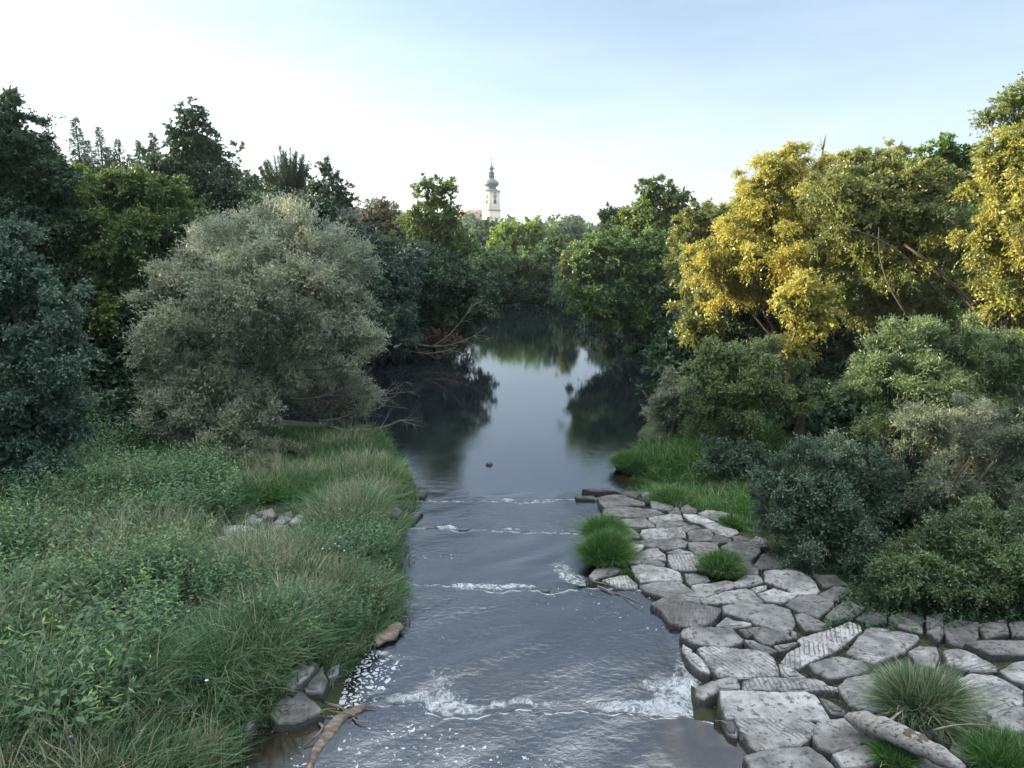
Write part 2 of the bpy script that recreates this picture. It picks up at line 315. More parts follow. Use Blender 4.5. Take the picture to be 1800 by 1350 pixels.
# ---------------------------------------------------------------- water: stepped sheets
def waterm():
    m, t, p = mat('river_water')
    tc = t.nodes.new("ShaderNodeTexCoord")
    af = t.nodes.new("ShaderNodeAttribute"); af.attribute_name = 'foam'
    ac = t.nodes.new("ShaderNodeAttribute"); ac.attribute_name = 'scum'
    at = t.nodes.new("ShaderNodeAttribute"); at.attribute_name = 'turb'
    ab = t.nodes.new("ShaderNodeAttribute"); ab.attribute_name = 'shallow'; al = t.nodes.new("ShaderNodeAttribute"); al.attribute_name = 'lip'
    def ns(scale, det, ro, st=(1, 1, 1), dis=.5):
        mp = t.nodes.new("ShaderNodeMapping"); mp.inputs['Scale'].default_value = st; nlink(t, tc.outputs['Object'], mp.inputs[0])
        n = t.nodes.new("ShaderNodeTexNoise"); n.inputs['Scale'].default_value = scale; n.inputs['Detail'].default_value = det; n.inputs['Roughness'].default_value = ro; n.inputs['Distortion'].default_value = dis
        nlink(t, mp.outputs[0], n.inputs[0]); return n.outputs[0]
    def ma(op, a, b):
        q = t.nodes.new("ShaderNodeMath"); q.operation = op
        for k, s in ((0, a), (1, b)):
            if isinstance(s, (int, float)): q.inputs[k].default_value = s
            else: nlink(t, s, q.inputs[k])
        return q.outputs[0]
    # lacy white foam
    lace = ns(7, 8, .7, (1, .7, 1))
    v = t.nodes.new("ShaderNodeTexVoronoi"); v.feature = 'DISTANCE_TO_EDGE'; v.inputs['Scale'].default_value = 8; nlink(t, tc.outputs['Object'], v.inputs[0])
    fo = ma('SUBTRACT', ma('ADD', lace, af.outputs['Fac']), 1.0)
    fo = ramp(t, fo, [(0, 0, 0), (1, 1, 1)], [.02, .16])
    rdg = ma('ABSOLUTE', ma('SUBTRACT', ns(4.2, 6, .62, (1, .8, 1), 1.8), .5), 0.0)
    net = ramp(t, rdg, [(1, 1, 1), (.45, .45, .45), (.12, .12, .12)], [.012, .05, .12])
    fo = ma('MULTIPLY', fo, net); fo = ma('MAXIMUM', fo, ma('MULTIPLY', al.outputs['Fac'], ramp(t, ns(6, 5, .7), [(0, 0, 0), (1, 1, 1)], [.40, .56])))
    # floating scum plates (broken up pieces with dark cracks)
    v2 = t.nodes.new("ShaderNodeTexVoronoi"); v2.feature = 'DISTANCE_TO_EDGE'; v2.inputs['Scale'].default_value = 9.5
    wob = t.nodes.new("ShaderNodeVectorMath"); wob.operation = 'MULTIPLY_ADD'; n9 = t.nodes.new("ShaderNodeTexNoise"); n9.inputs['Scale'].default_value = 9; nlink(t, tc.outputs['Object'], n9.inputs[0])
    nlink(t, n9.outputs['Color'], wob.inputs[0]); wob.inputs[1].default_value = (.22, .22, .22); nlink(t, tc.outputs['Object'], wob.inputs[2]); nlink(t, wob.outputs[0], v2.inputs[0])
    hole = ns(5.5, 3, .6)
    s1 = ma('SUBTRACT', v2.outputs[0], ma('MULTIPLY', hole, .16))
    s1 = ma('ADD', s1, ma('MULTIPLY', ma('SUBTRACT', ac.outputs['Fac'], 1.0), .62))
    su = ramp(t, s1, [(0, 0, 0), (1, 1, 1)], [.055, .085])
    foam = ma('MAXIMUM', fo, ma('MULTIPLY', su, .85))
    water_c = ramp(t, ns(.9, 4, .6), [(.004, .006, .008), (.010, .013, .016)], [.3, .7])
    bot = ramp(t, ns(3.5, 6, .7, (1, .4, 1)), [(.012, .009, .005), (.04, .028, .013), (.07, .048, .024)], [.4, .6, .8])
    x0 = t.nodes.new("ShaderNodeMix"); x0.data_type = 'RGBA'; nlink(t, ab.outputs['Fac'], x0.inputs[0]); nlink(t, water_c, x0.inputs[6]); nlink(t, bot, x0.inputs[7])
    x = t.nodes.new("ShaderNodeMix"); x.data_type = 'RGBA'; nlink(t, foam, x.inputs[0]); nlink(t, x0.outputs[2], x.inputs[6]); x.inputs[7].default_value = (.36, .39, .42, 1)
    nlink(t, x.outputs[2], p.inputs['Base Color'])
    rr = ma('ADD', ma('MULTIPLY', foam, .5), .04); nlink(t, rr, p.inputs['Roughness']); p.inputs['IOR'].default_value = 2.4
    p.inputs['Specular IOR Level'].default_value = .6
    h = ma('ADD', ma('MULTIPLY', ns(2.6, 3, .5, (1, 1.3, 1)), .55), ma('MULTIPLY', ns(9, 5, .6, (1, 1.4, 1)), .42))
    h = ma('ADD', ma('MULTIPLY', h, at.outputs['Fac']), ma('MULTIPLY', foam, .10))
    b = t.nodes.new("ShaderNodeBump"); b.inputs['Strength'].default_value = 1.0; b.inputs['Distance'].default_value = .10; nlink(t, h, b.inputs['Height']); nlink(t, b.outputs[0], p.inputs['Normal'])
    return m
M['water'] = waterm()
wx = axis(-45, 40, -6, 7, .05, 1.12)
rows = []
ys0 = np.arange(-25, 6, .6)
def band(a, b, n): return [a * (1 - t) + b * t for t in np.linspace(0, 1, n, endpoint=False)]
l = [lipy(k, wx) for k in range(4)]
zr = []
def addrows(rs, zs):
    rows.extend(rs); zr.extend(zs)
st = l[0] * 0 + 6.0
addrows([wx * 0 + v for v in ys0], [LV[0]] * len(ys0))
prev = st
for k in range(4):
    n = int((l[k].mean() - prev.mean()) / .055) + 2
    r = band(prev, l[k] - .02, n); addrows(r, [LV[k]] * n)
    D = LV[k] - LV[k + 1]
    for dy, fz in ((-.02, 0.0), (.0, .012), (.03, .05), (.07, .35), (.10, .75), (.13, 1.0)):
        rows.append(l[k] + dy); zr.append(LV[k] - D * fz)
    prev = l[k] + .17
far = list(axis(0, 75, .0, 5, .08, 1.05))
addrows([prev + v for v in far], [0.0] * len(far))
WY = np.array(rows); WX = np.broadcast_to(wx, WY.shape); WZ = np.array(zr)[:, None] + WY * 0
p3 = np.stack([WX, WY, WX * 0], -1)
lev = WZ
turb = .10 + .9 * (1 - sm(17.2, 19.0, WY)) + .25 * (1 - sm(19, 26, WY))
turb *= .45 + .55 * sm(-.3, .6, noise(p3, .8))
turb = np.clip(turb, .03, 1.2) * .28
turb[WY > 26] = .014
foam = np.zeros(WX.shape); scum = np.zeros(WX.shape)
def spot(px, py, z, rx, ry, a):
    c = G(px, py, z); return a * np.exp(-(((WX - c[0]) / rx) ** 2 + ((WY - c[1]) / ry) ** 2))
foam += spot(780, 1228, .42, .38, .42, .62) + spot(770, 1180, .42, .5, .28, .44) + spot(1130, 1245, .42, .5, .14, .75) + spot(1190, 1235, .42, .32, .38, .72) + spot(1150, 1200, .42, .5, .3, .48) + spot(1215, 1180, .42, .25, .6, .5)
foam += spot(1215, 1245, .42, .25, .3, .7) + spot(830, 1029, .27, .9, .16, .66) + spot(990, 1005, .27, .35, .6, .55) + spot(1020, 1020, .27, .3, .3, .6) + spot(900, 990, .27, 1.6, .6, .36)
foam += spot(850, 924, .13, 1.6, .2, .42) + spot(880, 877, 0, 1.8, .12, .35) + spot(1180, 1120, .42, .35, .8, .42)
foam *= .88; lip = np.zeros(WX.shape)
for k in range(4): lip = np.maximum(lip, (.95 - .1 * k) * np.exp(-((WY - l[k] - .01) / (.020 + .014 * k)) ** 2))
for k in range(4): foam += .56 * np.exp(-((WY - l[k] - .44) / .12) ** 2) * sm(-.8, .7, noise(p3, 2.2) + .2) 
foam += .12 * (WY < 9.8)
scum += 1.0 * np.clip(spot(620, 1200, .42, .75, .55, 1) + spot(655, 1165, .42, .5, .45, 1) + spot(590, 1240, .42, .5, .2, .9), 0, 1)
scum = np.maximum(scum, .74 * np.clip(spot(680, 1310, .6, 1.0, .7, 1) + spot(560, 1345, .6, .5, .3, 1) + spot(780, 1330, .6, 1.2, .5, .9) + spot(950, 1345, .6, 1, .3, .8), 0, 1))
scum = np.maximum(scum, spot(760, 980, .27, 1.2, .7, .66))
scum = np.maximum(scum, .585 * (WY < 12.4) * sm(-.5, .6, noise(p3, 1.1)))
shallow = np.clip(spot(1250, 1320, .6, .75, 1.0, 1.5) + spot(500, 1310, .6, .5, .5, 1.4) + spot(1110, 830, 0, .6, 1.2, 1.0) + spot(870, 1190, .42, .7, .7, .45) + spot(830, 1290, .6, .8, .3, .3), 0, 1)
turb *= 1 - .85 * np.clip(spot(500, 1310, .6, .5, .5, 1.4) + spot(1250, 1320, .6, .6, .9, 1) , 0, 1)
calm = np.clip((scum - .7) * 4, 0, 1); turb *= 1 - .7 * calm
WZ = WZ + .012 * noise(p3, 3.1) * (turb > .1) + .02 * noise(p3, 6.0) * np.clip(foam, 0, 1)
ny, nx = WY.shape
i = np.arange(ny - 1)[:, None] * nx; j = np.arange(nx - 1)[None]
wb = Buf(); wb.add(np.stack([WX, WY, WZ], -1), np.stack([i + j, i + j + 1, i + nx + j + 1, i + nx + j], -1))
tag(wb.build('water', M['water'], smooth=True, extra={'foam': foam.ravel(), 'lip': lip.ravel(), 'scum': scum.ravel(), 'turb': turb.ravel(), 'shallow': shallow.ravel()}), kind='structure')

# ---------------------------------------------------------------- leaves, crowns, trees
def unit(a): return a / (np.linalg.norm(a, axis=-1, keepdims=True) + 1e-9)
def leaves(b, P, A, N, L, Wd, tint, fold=.18):
    """P base points, A axis, N normal, L length, Wd width -> one folded rhombic quad each"""
    A = unit(A); s = unit(np.cross(A, N)); n = np.cross(s, A)
    L = np.asarray(L)[..., None]; Wd = np.asarray(Wd)[..., None]
    v = np.stack([P, P + A * L * .45 + s * Wd * .5 + n * Wd * fold, P + A * L, P + A * L * .45 - s * Wd * .5 + n * Wd * fold], 1)
    k = len(P); f = np.arange(k)[:, None] * 4 + np.arange(4)[None]
    b.add(v, f, np.repeat(np.clip(tint, 0, 1), 4))
def crown(b, g, lobes, L, Wd, dens=2.2, droop=.3, upb=.3, cl=.24, spr=None, clumps=None, m=9, tint0=.42, shell=(.66, 1.05), jag=.30, tipt=.0):
    for (c, rx, ry, rz) in lobes:
        c = np.asarray(c, float); r3 = np.array([rx, ry, rz]); area = 4 * math.pi * ((rx * ry) ** 1.6 / 3 + (rx * rz) ** 1.6 / 3 + (ry * rz) ** 1.6 / 3) ** (1 / 1.6)
        n = int(dens * area / (L * Wd * .5)); ns = max(6, n // m)
        K = clumps or int(np.clip(10 + 3.2 * area ** .6, 12, 60))
        d = unit(g.normal(size=(K, 3))); rr = g.uniform(shell[0], shell[1], K) * (1 + jag * noise(d + c, 2.3))
        cc = c + d * r3 * rr[:, None]; ct = g.normal(0, .14, K); cr = cl * (rx * ry * rz) ** (1 / 3) * g.uniform(.7, 1.3, K)
        ki = g.integers(0, K, ns)
        off = g.normal(size=(ns, 3)); off = unit(off) * (np.abs(g.normal(0, .6, ns)) + .15)[:, None]
        P0 = cc[ki] + off * cr[ki][:, None] * np.array([1.1, 1.1, .75])
        out = unit((P0 - c) / r3 ** 2)
        D = unit(out * .7 + np.array([0, 0, upb]) + g.normal(0, .45, (ns, 3)))
        sl = (spr or np.clip(.28 * rx, .25, .9)) * g.uniform(.5, 1.3, ns)
        t = (np.arange(m)[None] + g.random((ns, m))) / m
        P = P0[:, None] + D[:, None] * (sl[:, None] * t)[..., None]; P[..., 2] -= droop * (sl[:, None] * t ** 2)
        A = D[:, None] * .6 + g.normal(0, .55, (ns, m, 3)); A[..., 2] -= droop * .8
        N = out[:, None] * .6 + np.array([0, 0, .5]) + g.normal(0, .55, (ns, m, 3))
        T = tint0 + ct[ki][:, None] + g.normal(0, .14, (ns, m)) + tipt * (t - .5) + .16 * noise(P, 1.3 / max(rx, .5))
        k = ns * m; s_ = g.uniform(.7, 1.25, k)
        leaves(b, P.reshape(k, 3), A.reshape(k, 3), N.reshape(k, 3), L * s_, Wd * s_, T.ravel())
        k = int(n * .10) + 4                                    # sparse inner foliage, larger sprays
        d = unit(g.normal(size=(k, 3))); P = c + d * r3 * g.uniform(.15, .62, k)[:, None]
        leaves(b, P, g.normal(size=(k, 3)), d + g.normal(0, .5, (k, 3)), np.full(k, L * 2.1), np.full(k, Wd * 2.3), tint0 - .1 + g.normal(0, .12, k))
    return
def limbs(b, g, base, lobes, r0, stems=1, twigs=5, lean=(0, 0), split=.45, t=.5):
    base = np.asarray(base, float); C0 = np.mean([q[0] for q in lobes], 0)
    top = max(q[0][2] + .3 * q[3] for q in lobes)
    for s in range(stems):
        tp = np.array([C0[0] * .6 + base[0] * .4 + g.normal(0, .15 * stems), C0[1] * .6 + base[1] * .4 + g.normal(0, .1 * stems), base[2] + (top - base[2]) * .80])
        bs = base + np.array([g.normal(0, .12 * (stems - 1)), g.normal(0, .12 * (stems - 1)), -.25])
        H = tp[2] - bs[2]; path = curve(bs, tp, (lean[0] + g.normal(0, .03 * H), lean[1] + g.normal(0, .03 * H), 0), 10)
        tube(b, path, np.linspace(r0, r0 * .18, 10) * (1 + .35 * np.exp(-np.arange(10) * 1.5)), 9, t)
        for qi, (c, rx, ry, rz) in enumerate(lobes):
            if stems > 1 and qi % stems != s: continue
            f = np.clip((c[2] - rz * .6 - bs[2]) / H, .15, .8) * g.uniform(.7, .95)
            k = int(f * 9); a = path[k]; rr = r0 * (.16 + .42 * (1 - f))
            mid = np.asarray(c) + g.normal(0, .15, 3) * rx
            pp = curve(a, mid, (0, 0, -.08 * np.linalg.norm(mid - a)), 7); tube(b, pp, np.linspace(rr, rr * .35, 7), 6, t)
            for _ in range(twigs):
                d = unit(g.normal(size=3)) * np.array([rx, ry, rz]) * .85
                e = np.asarray(c) + d; a2 = pp[g.integers(3, 7)]
                tube(b, curve(a2, e, g.normal(0, .08, 3) * rx, 5), np.linspace(rr * .32, rr * .06, 5), 4, t, False)
def tree(name, label, cat, Y, base_px, lobespx, mt, L, Wd, group=None, r0=.18, bark='bark', stems=1, twigs=5, dz=0.0, seed=None, extra=None, ysq=.8, lean=(0, 0), **kw):
    """lobes: (picture x, y, radius x, radius y[, metres nearer(-)/farther(+)])"""
    g = np.random.default_rng(seed or abs(hash_(label)) % 99991)
    lob = []
    for q in lobespx:
        yy = Y + (q[4] if len(q) > 4 else 0)
        p = W(q[0], q[1], yy); k = depth(p) / F
        lob.append((p, q[2] * k, (q[2] + q[3]) / 2 * k * ysq, q[3] * k))
    bx = W(base_px, 500, Y)[0]; bz = float(height(np.array([bx]), np.array([Y]))[0])
    base = np.array([bx, Y, bz])
    e = empty(name, base, label, cat, group)
    b = Buf(); limbs(b, g, base, lob, r0, stems, twigs, lean)
    if extra: extra(b, g, base, lob)
    b.build('trunk', M[bark], e, base, smooth=True)
    c = Buf(); q_ = .8 if Y < 25 else .66; L, Wd = L * q_, Wd * q_; crown(c, g, lob, L, Wd, **kw); c.build('crown', M[mt], e, base)
    return e
def hash_(s):
    h = 7
    for ch in s: h = (h * 131 + ord(ch)) % 1000003
    return h
ALLT = []
def T(*a, **k): ALLT.append((a, k))
TL = 'trees on the left bank'; TR = 'trees on the right bank'; TF = 'trees at the river bend and beyond'
# --- left bank
T('willow_tree', 'big round silver-grey willow leaning over the left bank by the water', 'willow', 22, 420,
  [(470, 430, 95, 62), (370, 460, 85, 62, 1), (550, 460, 75, 60, .5), (300, 520, 55, 60, .5), (440, 520, 110, 70, -1.2), (590, 550, 68, 58), (330, 590, 80, 70, -.6), (515, 585, 75, 42, -.4), (622, 585, 44, 36), (280, 655, 42, 52, -.5), (370, 670, 70, 62, -1.2), (320, 740, 62, 60, -1.6), (400, 770, 66, 54, -1.6), (440, 730, 50, 44, -1.2), (500, 655, 48, 34, -.4), (475, 815, 55, 32, -2), (470, 420, 70, 50, 1.5)],
  'silver', .13, .036, r0=.26, bark='bark_pale', stems=2, twigs=9, dens=1.7, droop=.15, upb=.35, cl=.30, tint0=.45, m=8)
T('poplar_tree', 'dark silvery poplar at the left edge of the photo', 'poplar', 16.5, 20,
  [(30, 470, 75, 60), (85, 540, 60, 65), (-20, 560, 80, 90), (60, 640, 80, 75, -.5), (110, 610, 45, 50), (0, 740, 90, 80, -1), (90, 740, 60, 55, -.5), (-60, 450, 80, 80), (40, 820, 90, 50, -1.2), (-70, 700, 90, 110)],
  'poplar', .09, .055, TL, r0=.2, dens=1.9, droop=.3, upb=.1, cl=.26, tint0=.42, m=8)
T('tall_tree', 'tall dark tree rising highest at the top left corner', 'tree', 27, -10,
  [(5, 205, 40, 50), (15, 260, 45, 50), (-40, 230, 60, 80), (45, 260, 55, 55), (70, 330, 60, 60), (0, 330, 80, 80), (90, 400, 55, 60), (-20, 440, 90, 90), (60, 470, 80, 60)],
  'dark', .16, .09, TL, r0=.35, dens=1.8, tint0=.5)
T('maple_tree', 'broad green maple behind the silver willow and left of it', 'maple', 29, 190,
  [(150, 350, 55, 45), (210, 340, 60, 45), (270, 350, 50, 45), (120, 420, 70, 60), (210, 420, 90, 70, -1), (300, 420, 60, 60), (180, 510, 90, 70, -1.5), (110, 560, 80, 80, -1), (240, 560, 60, 80, -.5), (210, 660, 70, 60), (150, 700, 90, 55, -1), (330, 400, 45, 45, 1)],
  'maple', .17, .11, TL, r0=.28, dens=1.9, tint0=.48)
T('tall_tree', 'tall pointed tree with a bushy top standing above the maple', 'tree', 38, 335,
  [(335, 205, 26, 26), (315, 240, 28, 24), (352, 245, 30, 28), (330, 280, 40, 28), (375, 275, 22, 22), (300, 300, 40, 30), (355, 320, 55, 40), (400, 340, 40, 35), (300, 350, 60, 45), (380, 390, 60, 50), (430, 380, 30, 40)],
  'dark', .22, .15, TL, r0=.3, dens=1.4, tint0=.6, cl=.28, twigs=3)
T('dense_tree', 'dark dense tree directly behind the top of the silver willow', 'tree', 33, 520,
  [(470, 380, 55, 45), (530, 395, 55, 45), (585, 430, 45, 45), (560, 370, 30, 24), (610, 500, 50, 60), (640, 560, 45, 50), (560, 520, 70, 70, 1)],
  'dark', .19, .12, TL, r0=.25, dens=1.7, tint0=.5)
T('leafy_tree', 'loose feathery tree right of the pine on the left skyline', 'tree', 45, 570,
  [(572, 300, 22, 18), (555, 330, 25, 20), (595, 335, 24, 20), (570, 365, 38, 28), (610, 355, 16, 10), (540, 370, 30, 25)],
  'dark', .24, .13, TL, r0=.2, dens=1.0, tint0=.55, cl=.3, twigs=6)
T('dense_tree', 'bluish dark tree over the water right of the silver willow', 'tree', 40, 665,
  [(630, 440, 50, 45), (670, 470, 50, 50), (640, 520, 60, 60), (700, 520, 40, 50), (690, 580, 45, 45), (640, 590, 50, 40), (715, 460, 35, 35, 2)],
  'poplar', .20, .11, TL, r0=.22, dens=1.9, tint0=.30)
T('thin_tree', 'sparse brownish tree on the skyline left of the church', 'tree', 62, 668,
  [(672, 362, 22, 14), (665, 385, 32, 16), (690, 380, 18, 14), (650, 375, 14, 10)],
  'brown', .22, .12, TL, r0=.14, dens=.55, tint0=.55, cl=.3, twigs=8)
T('round_tree', 'brown-tinged rounded tree below the sparse skyline tree', 'tree', 52, 690,
  [(660, 425, 40, 32), (700, 430, 40, 32), (735, 460, 38, 40), (690, 470, 45, 35), (620, 410, 30, 25), (740, 400, 30, 22)],
  'brown', .24, .15, TL, r0=.2, dens=1.6, tint0=.25)
T('tall_tree', 'tall airy tree with see-through top left of the church tower', 'tree', 50, 765,
  [(750, 325, 24, 16), (785, 330, 20, 18), (765, 355, 34, 20), (745, 385, 32, 22), (790, 385, 32, 25), (765, 420, 52, 32), (720, 440, 40, 30), (800, 440, 40, 32)],
  'maple', .25, .15, TL, r0=.22, dens=1.15, tint0=.66, cl=.30, twigs=5)
T('overhanging_tree', 'dark tree spreading over the far left water below the airy tree', 'tree', 46, 760,
  [(760, 480, 60, 45), (810, 500, 48, 45), (720, 520, 50, 50), (780, 550, 60, 38), (835, 530, 34, 36), (740, 570, 45, 30), (690, 560, 40, 40)],
  'dark', .24, .15, TL, r0=.22, dens=1.9, tint0=.5)
T('low_bush', 'low dark bush under the left bank trees beside the maple', 'bush', 25, 190,
  [(130, 740, 70, 45), (210, 750, 60, 45), (250, 800, 50, 40, -2), (170, 800, 70, 35, -2), (90, 790, 60, 45, -2)],
  'dark', .12, .08, 'bushes on the left bank', r0=.06, dens=1.9, tint0=.6)
T('low_bush', 'olive brown bush at the foot of the silver willow', 'bush', 18.5, 400,
  [(400, 830, 65, 38), (460, 820, 55, 36), (340, 850, 60, 40), (430, 870, 65, 30, -.6), (500, 800, 40, 30, .5)],
  'drywillow', .09, .03, 'bushes on the left bank', r0=.05, dens=1.7, tint0=.22, stems=3)
T('low_bush', 'bare looking grey willow bush between the silver willow and the water', 'bush', 23.5, 560,
  [(600, 660, 45, 34), (560, 690, 50, 34), (640, 690, 38, 30), (530, 650, 50, 40), (600, 715, 45, 24), (500, 700, 40, 36)],
  'silver', .11, .03, 'bushes on the left bank', r0=.08, bark='bark_pale', dens=.55, twigs=16, tint0=.35, stems=4)
T('low_bush', 'small red-leaved bush over the water on the far left bank', 'bush', 41, 770,
  [(765, 590, 16, 12), (795, 600, 20, 9), (745, 600, 18, 8)],
  'red', .16, .08, 'bushes on the left bank', r0=.05, dens=.6, tint0=.5, twigs=8)
# --- river bend and far
T('round_tree', 'dark green tree closing the river bend in the middle', 'tree', 82, 905,
  [(900, 470, 45, 32), (870, 500, 38, 28), (930, 495, 42, 32), (960, 470, 32, 35), (985, 500, 20, 28), (900, 515, 50, 20), (850, 470, 30, 35), (975, 440, 26, 22), (945, 520, 32, 15)],
  'mid', .36, .24, TF, r0=.25, dens=1.9, tint0=.42)
T('round_tree', 'bright yellow-green sunlit tree right below the church tower', 'tree', 98, 905,
  [(895, 408, 28, 18), (930, 405, 30, 20), (905, 425, 38, 18), (880, 420, 18, 15), (955, 420, 20, 18)],
  'bright', .42, .28, TF, r0=.25, dens=1.9, tint0=.62)
T('round_tree', 'blue-green rounded tree in front of the church tower', 'tree', 130, 855,
  [(855, 400, 24, 14), (845, 420, 28, 18), (872, 415, 22, 16), (838, 440, 20, 20)],
  'farleaf', .5, .34, TF, r0=.25, dens=1.9, tint0=.45)
T('round_tree', 'far pale green tree right of the bright yellow-green tree', 'tree', 150, 1000,
  [(985, 412, 20, 20), (1008, 405, 18, 16), (1000, 430, 24, 20), (1025, 415, 16, 14), (965, 420, 18, 22)],
  'farleaf', .5, .34, TF, r0=.3, dens=1.8, tint0=.6)
T('round_tree', 'far small dark tree left of the church tower', 'tree', 330, 826,
  [(826, 383, 11, 11), (822, 392, 13, 9), (832, 392, 11, 9)],
  'mid', .9, .7, TF, r0=.4, dens=1.9, tint0=.5)
T('round_tree', 'brown-green small tree by the gap at the right bend of the river', 'tree', 70, 1000,
  [(1000, 470, 16, 22), (1005, 505, 18, 22), (995, 450, 14, 14), (1015, 530, 20, 12)],
  'olive', .32, .2, TF, r0=.15, dens=1.6, tint0=.45)
# --- right bank
T('tall_tree', 'tall olive-topped tree on the right of the river bend', 'tree', 50, 1150,
  [(1150, 335, 28, 22), (1180, 350, 28, 22), (1140, 365, 36, 24), (1190, 375, 34, 28), (1150, 395, 50, 32), (1110, 390, 28, 22), (1215, 410, 30, 40)],
  'maple', .25, .16, TR, r0=.28, dens=1.6, tint0=.62)
T('dense_tree', 'grey-green tree left of the tall olive-topped tree', 'tree', 56, 1080,
  [(1075, 378, 20, 14), (1092, 385, 20, 18), (1070, 400, 26, 18), (1100, 415, 30, 22)],
  'dark', .26, .15, TR, r0=.2, dens=1.4, tint0=.6)
T('overhanging_tree', 'large tree with lit left edge hanging over the right bend of the river', 'tree', 45, 1110,
  [(1045, 440, 38, 30), (1095, 445, 50, 35), (1150, 450, 50, 40), (1025, 480, 30, 32), (1070, 500, 55, 40), (1130, 510, 60, 45), (1040, 530, 35, 30), (1090, 550, 55, 32), (1150, 570, 50, 40), (1190, 500, 35, 55)],
  'mid', .23, .15, TR, r0=.28, dens=1.9, tint0=.58)
T('willow_tree', 'slim yellow-green willow between the olive-topped tree and the golden willows', 'willow', 36, 1240,
  [(1230, 385, 28, 25), (1265, 385, 26, 22), (1200, 410, 22, 28), (1250, 425, 45, 35), (1215, 460, 30, 40), (1275, 375, 20, 14), (1240, 500, 44, 42, -9), (1228, 560, 42, 46, -10)],
  'olive', .20, .07, TR, r0=.18, dens=1.6, tint0=.6, droop=.6)
T('willow_tree', 'golden yellow willow with the leftmost lit crown on the right bank', 'willow', 25, 1400,
  [(1385, 320, 66, 50), (1440, 320, 44, 36), (1330, 330, 34, 26), (1345, 375, 58, 50), (1425, 370, 68, 55, -.5), (1300, 430, 58, 46), (1370, 445, 70, 50, -1), (1262, 462, 52, 38), (1445, 455, 62, 50, -.8), (1380, 280, 34, 22), (1290, 500, 50, 40, .3), (1340, 500, 50, 36, -.2)],
  'yellow', .14, .055, TR, r0=.2, dens=2.1, tint0=.50, droop=.5, cl=.26, stems=2)
T('willow_tree', 'golden willow branch cluster hanging lowest and nearest above the green willows', 'willow', 20.5, 1425,
  [(1420, 510, 45, 32), (1440, 545, 40, 30), (1390, 530, 30, 26), (1425, 580, 35, 28), (1400, 610, 28, 24)],
  'yellow', .11, .05, TR, r0=.16, dens=1.5, tint0=.5, droop=.5)
T('willow_tree', 'large olive and gold willow with dark inner branches in the middle right', 'willow', 22, 1600,
  [(1480, 345, 60, 44), (1630, 330, 55, 38), (1560, 325, 60, 34), (1540, 360, 70, 42), (1490, 400, 60, 45), (1590, 400, 70, 50, -.5), (1640, 370, 55, 42), (1530, 450, 70, 32), (1680, 430, 50, 45), (1590, 470, 65, 36, -.5), (1470, 510, 60, 34, .5), (1560, 530, 70, 34, .5), (1660, 500, 60, 40, .8), (1640, 560, 60, 30, 1)],
  'olive', .12, .05, TR, r0=.16, dens=1.9, tint0=.52, droop=.4, twigs=10, stems=3,
  extra=lambda b, g, base, lob: [tube(b, curve(W(1800, 700, 20), W(1590, 430, 20.5), (.25, 0, .35), 9), np.linspace(.085, .03, 9), 8),
                                 tube(b, curve(W(1650, 520, 20.6), W(1480, 400, 20.8), (.1, 0, .35), 8), np.linspace(.05, .012, 8), 7),
                                 tube(b, curve(W(1600, 560, 20.6), W(1545, 400, 20.8), (-.3, 0, 0), 8), np.linspace(.035, .010, 8), 6)])
T('willow_tree', 'yellowish willow top on the right skyline beside the dead snag', 'willow', 30, 1530,
  [(1480, 300, 40, 26), (1530, 290, 45, 28), (1560, 290, 30, 30), (1590, 300, 40, 32), (1450, 315, 30, 24), (1510, 320, 50, 30)],
  'olive', .17, .07, TR, r0=.2, dens=1.8, tint0=.60, droop=.5, cl=.28)
T('broadleaf_tree', 'deep green broadleaf tree on the right skyline', 'tree', 27, 1660,
  [(1665, 265, 32, 24), (1625, 285, 30, 20), (1690, 290, 40, 32), (1640, 310, 50, 30), (1700, 330, 50, 34)],
  'bright', .17, .10, TR, r0=.2, dens=1.4, tint0=.22)
T('willow_tree', 'loose green and gold willow filling the top right corner', 'willow', 19, 1800,
  [(1790, 175, 34, 30), (1745, 205, 26, 16), (1800, 225, 50, 28), (1830, 170, 50, 60)],
  'olive', .11, .045, TR, r0=.18, dens=1.0, tint0=.35, droop=.3, cl=.28)
T('willow_tree', 'bright golden willow against the right edge of the photo', 'willow', 18, 1930,
  [(1770, 270, 50, 40), (1810, 330, 60, 50, -.5), (1745, 310, 45, 36, .5), (1830, 260, 60, 60), (1860, 400, 80, 40), (1790, 365, 40, 24, -1), (1800, 430, 60, 50, .8), (1740, 420, 50, 40, 1.2), (1790, 520, 60, 60, 1), (1850, 560, 60, 80, .5)],
  'olive', .10, .045, TR, r0=.09, dens=2.2, twigs=3, tint0=.80, droop=.5)
T('dark_tree', 'shaded dark green tree in the gap behind the right willows', 'tree', 27, 1500,
  [(1480, 560, 80, 60), (1600, 540, 80, 60), (1740, 480, 80, 60), (1350, 560, 60, 50), (1760, 560, 70, 70), (1460, 680, 70, 60), (1320, 520, 50, 50), (1660, 640, 80, 60)],
  'dark', .15, .10, TR, r0=.22, dens=1.6, tint0=.45)
T('willow_tree', 'green rounded willow above the grassy right bank', 'willow', 20.5, 1330,
  [(1290, 640, 65, 42), (1350, 650, 55, 45, -.4), (1240, 660, 40, 42), (1310, 700, 70, 38, -.5), (1390, 690, 42, 38), (1250, 720, 42, 34), (1280, 760, 30, 22)],
  'willow', .10, .034, TR, r0=.14, dens=1.9, tint0=.84, droop=.3, upb=.35, stems=3)
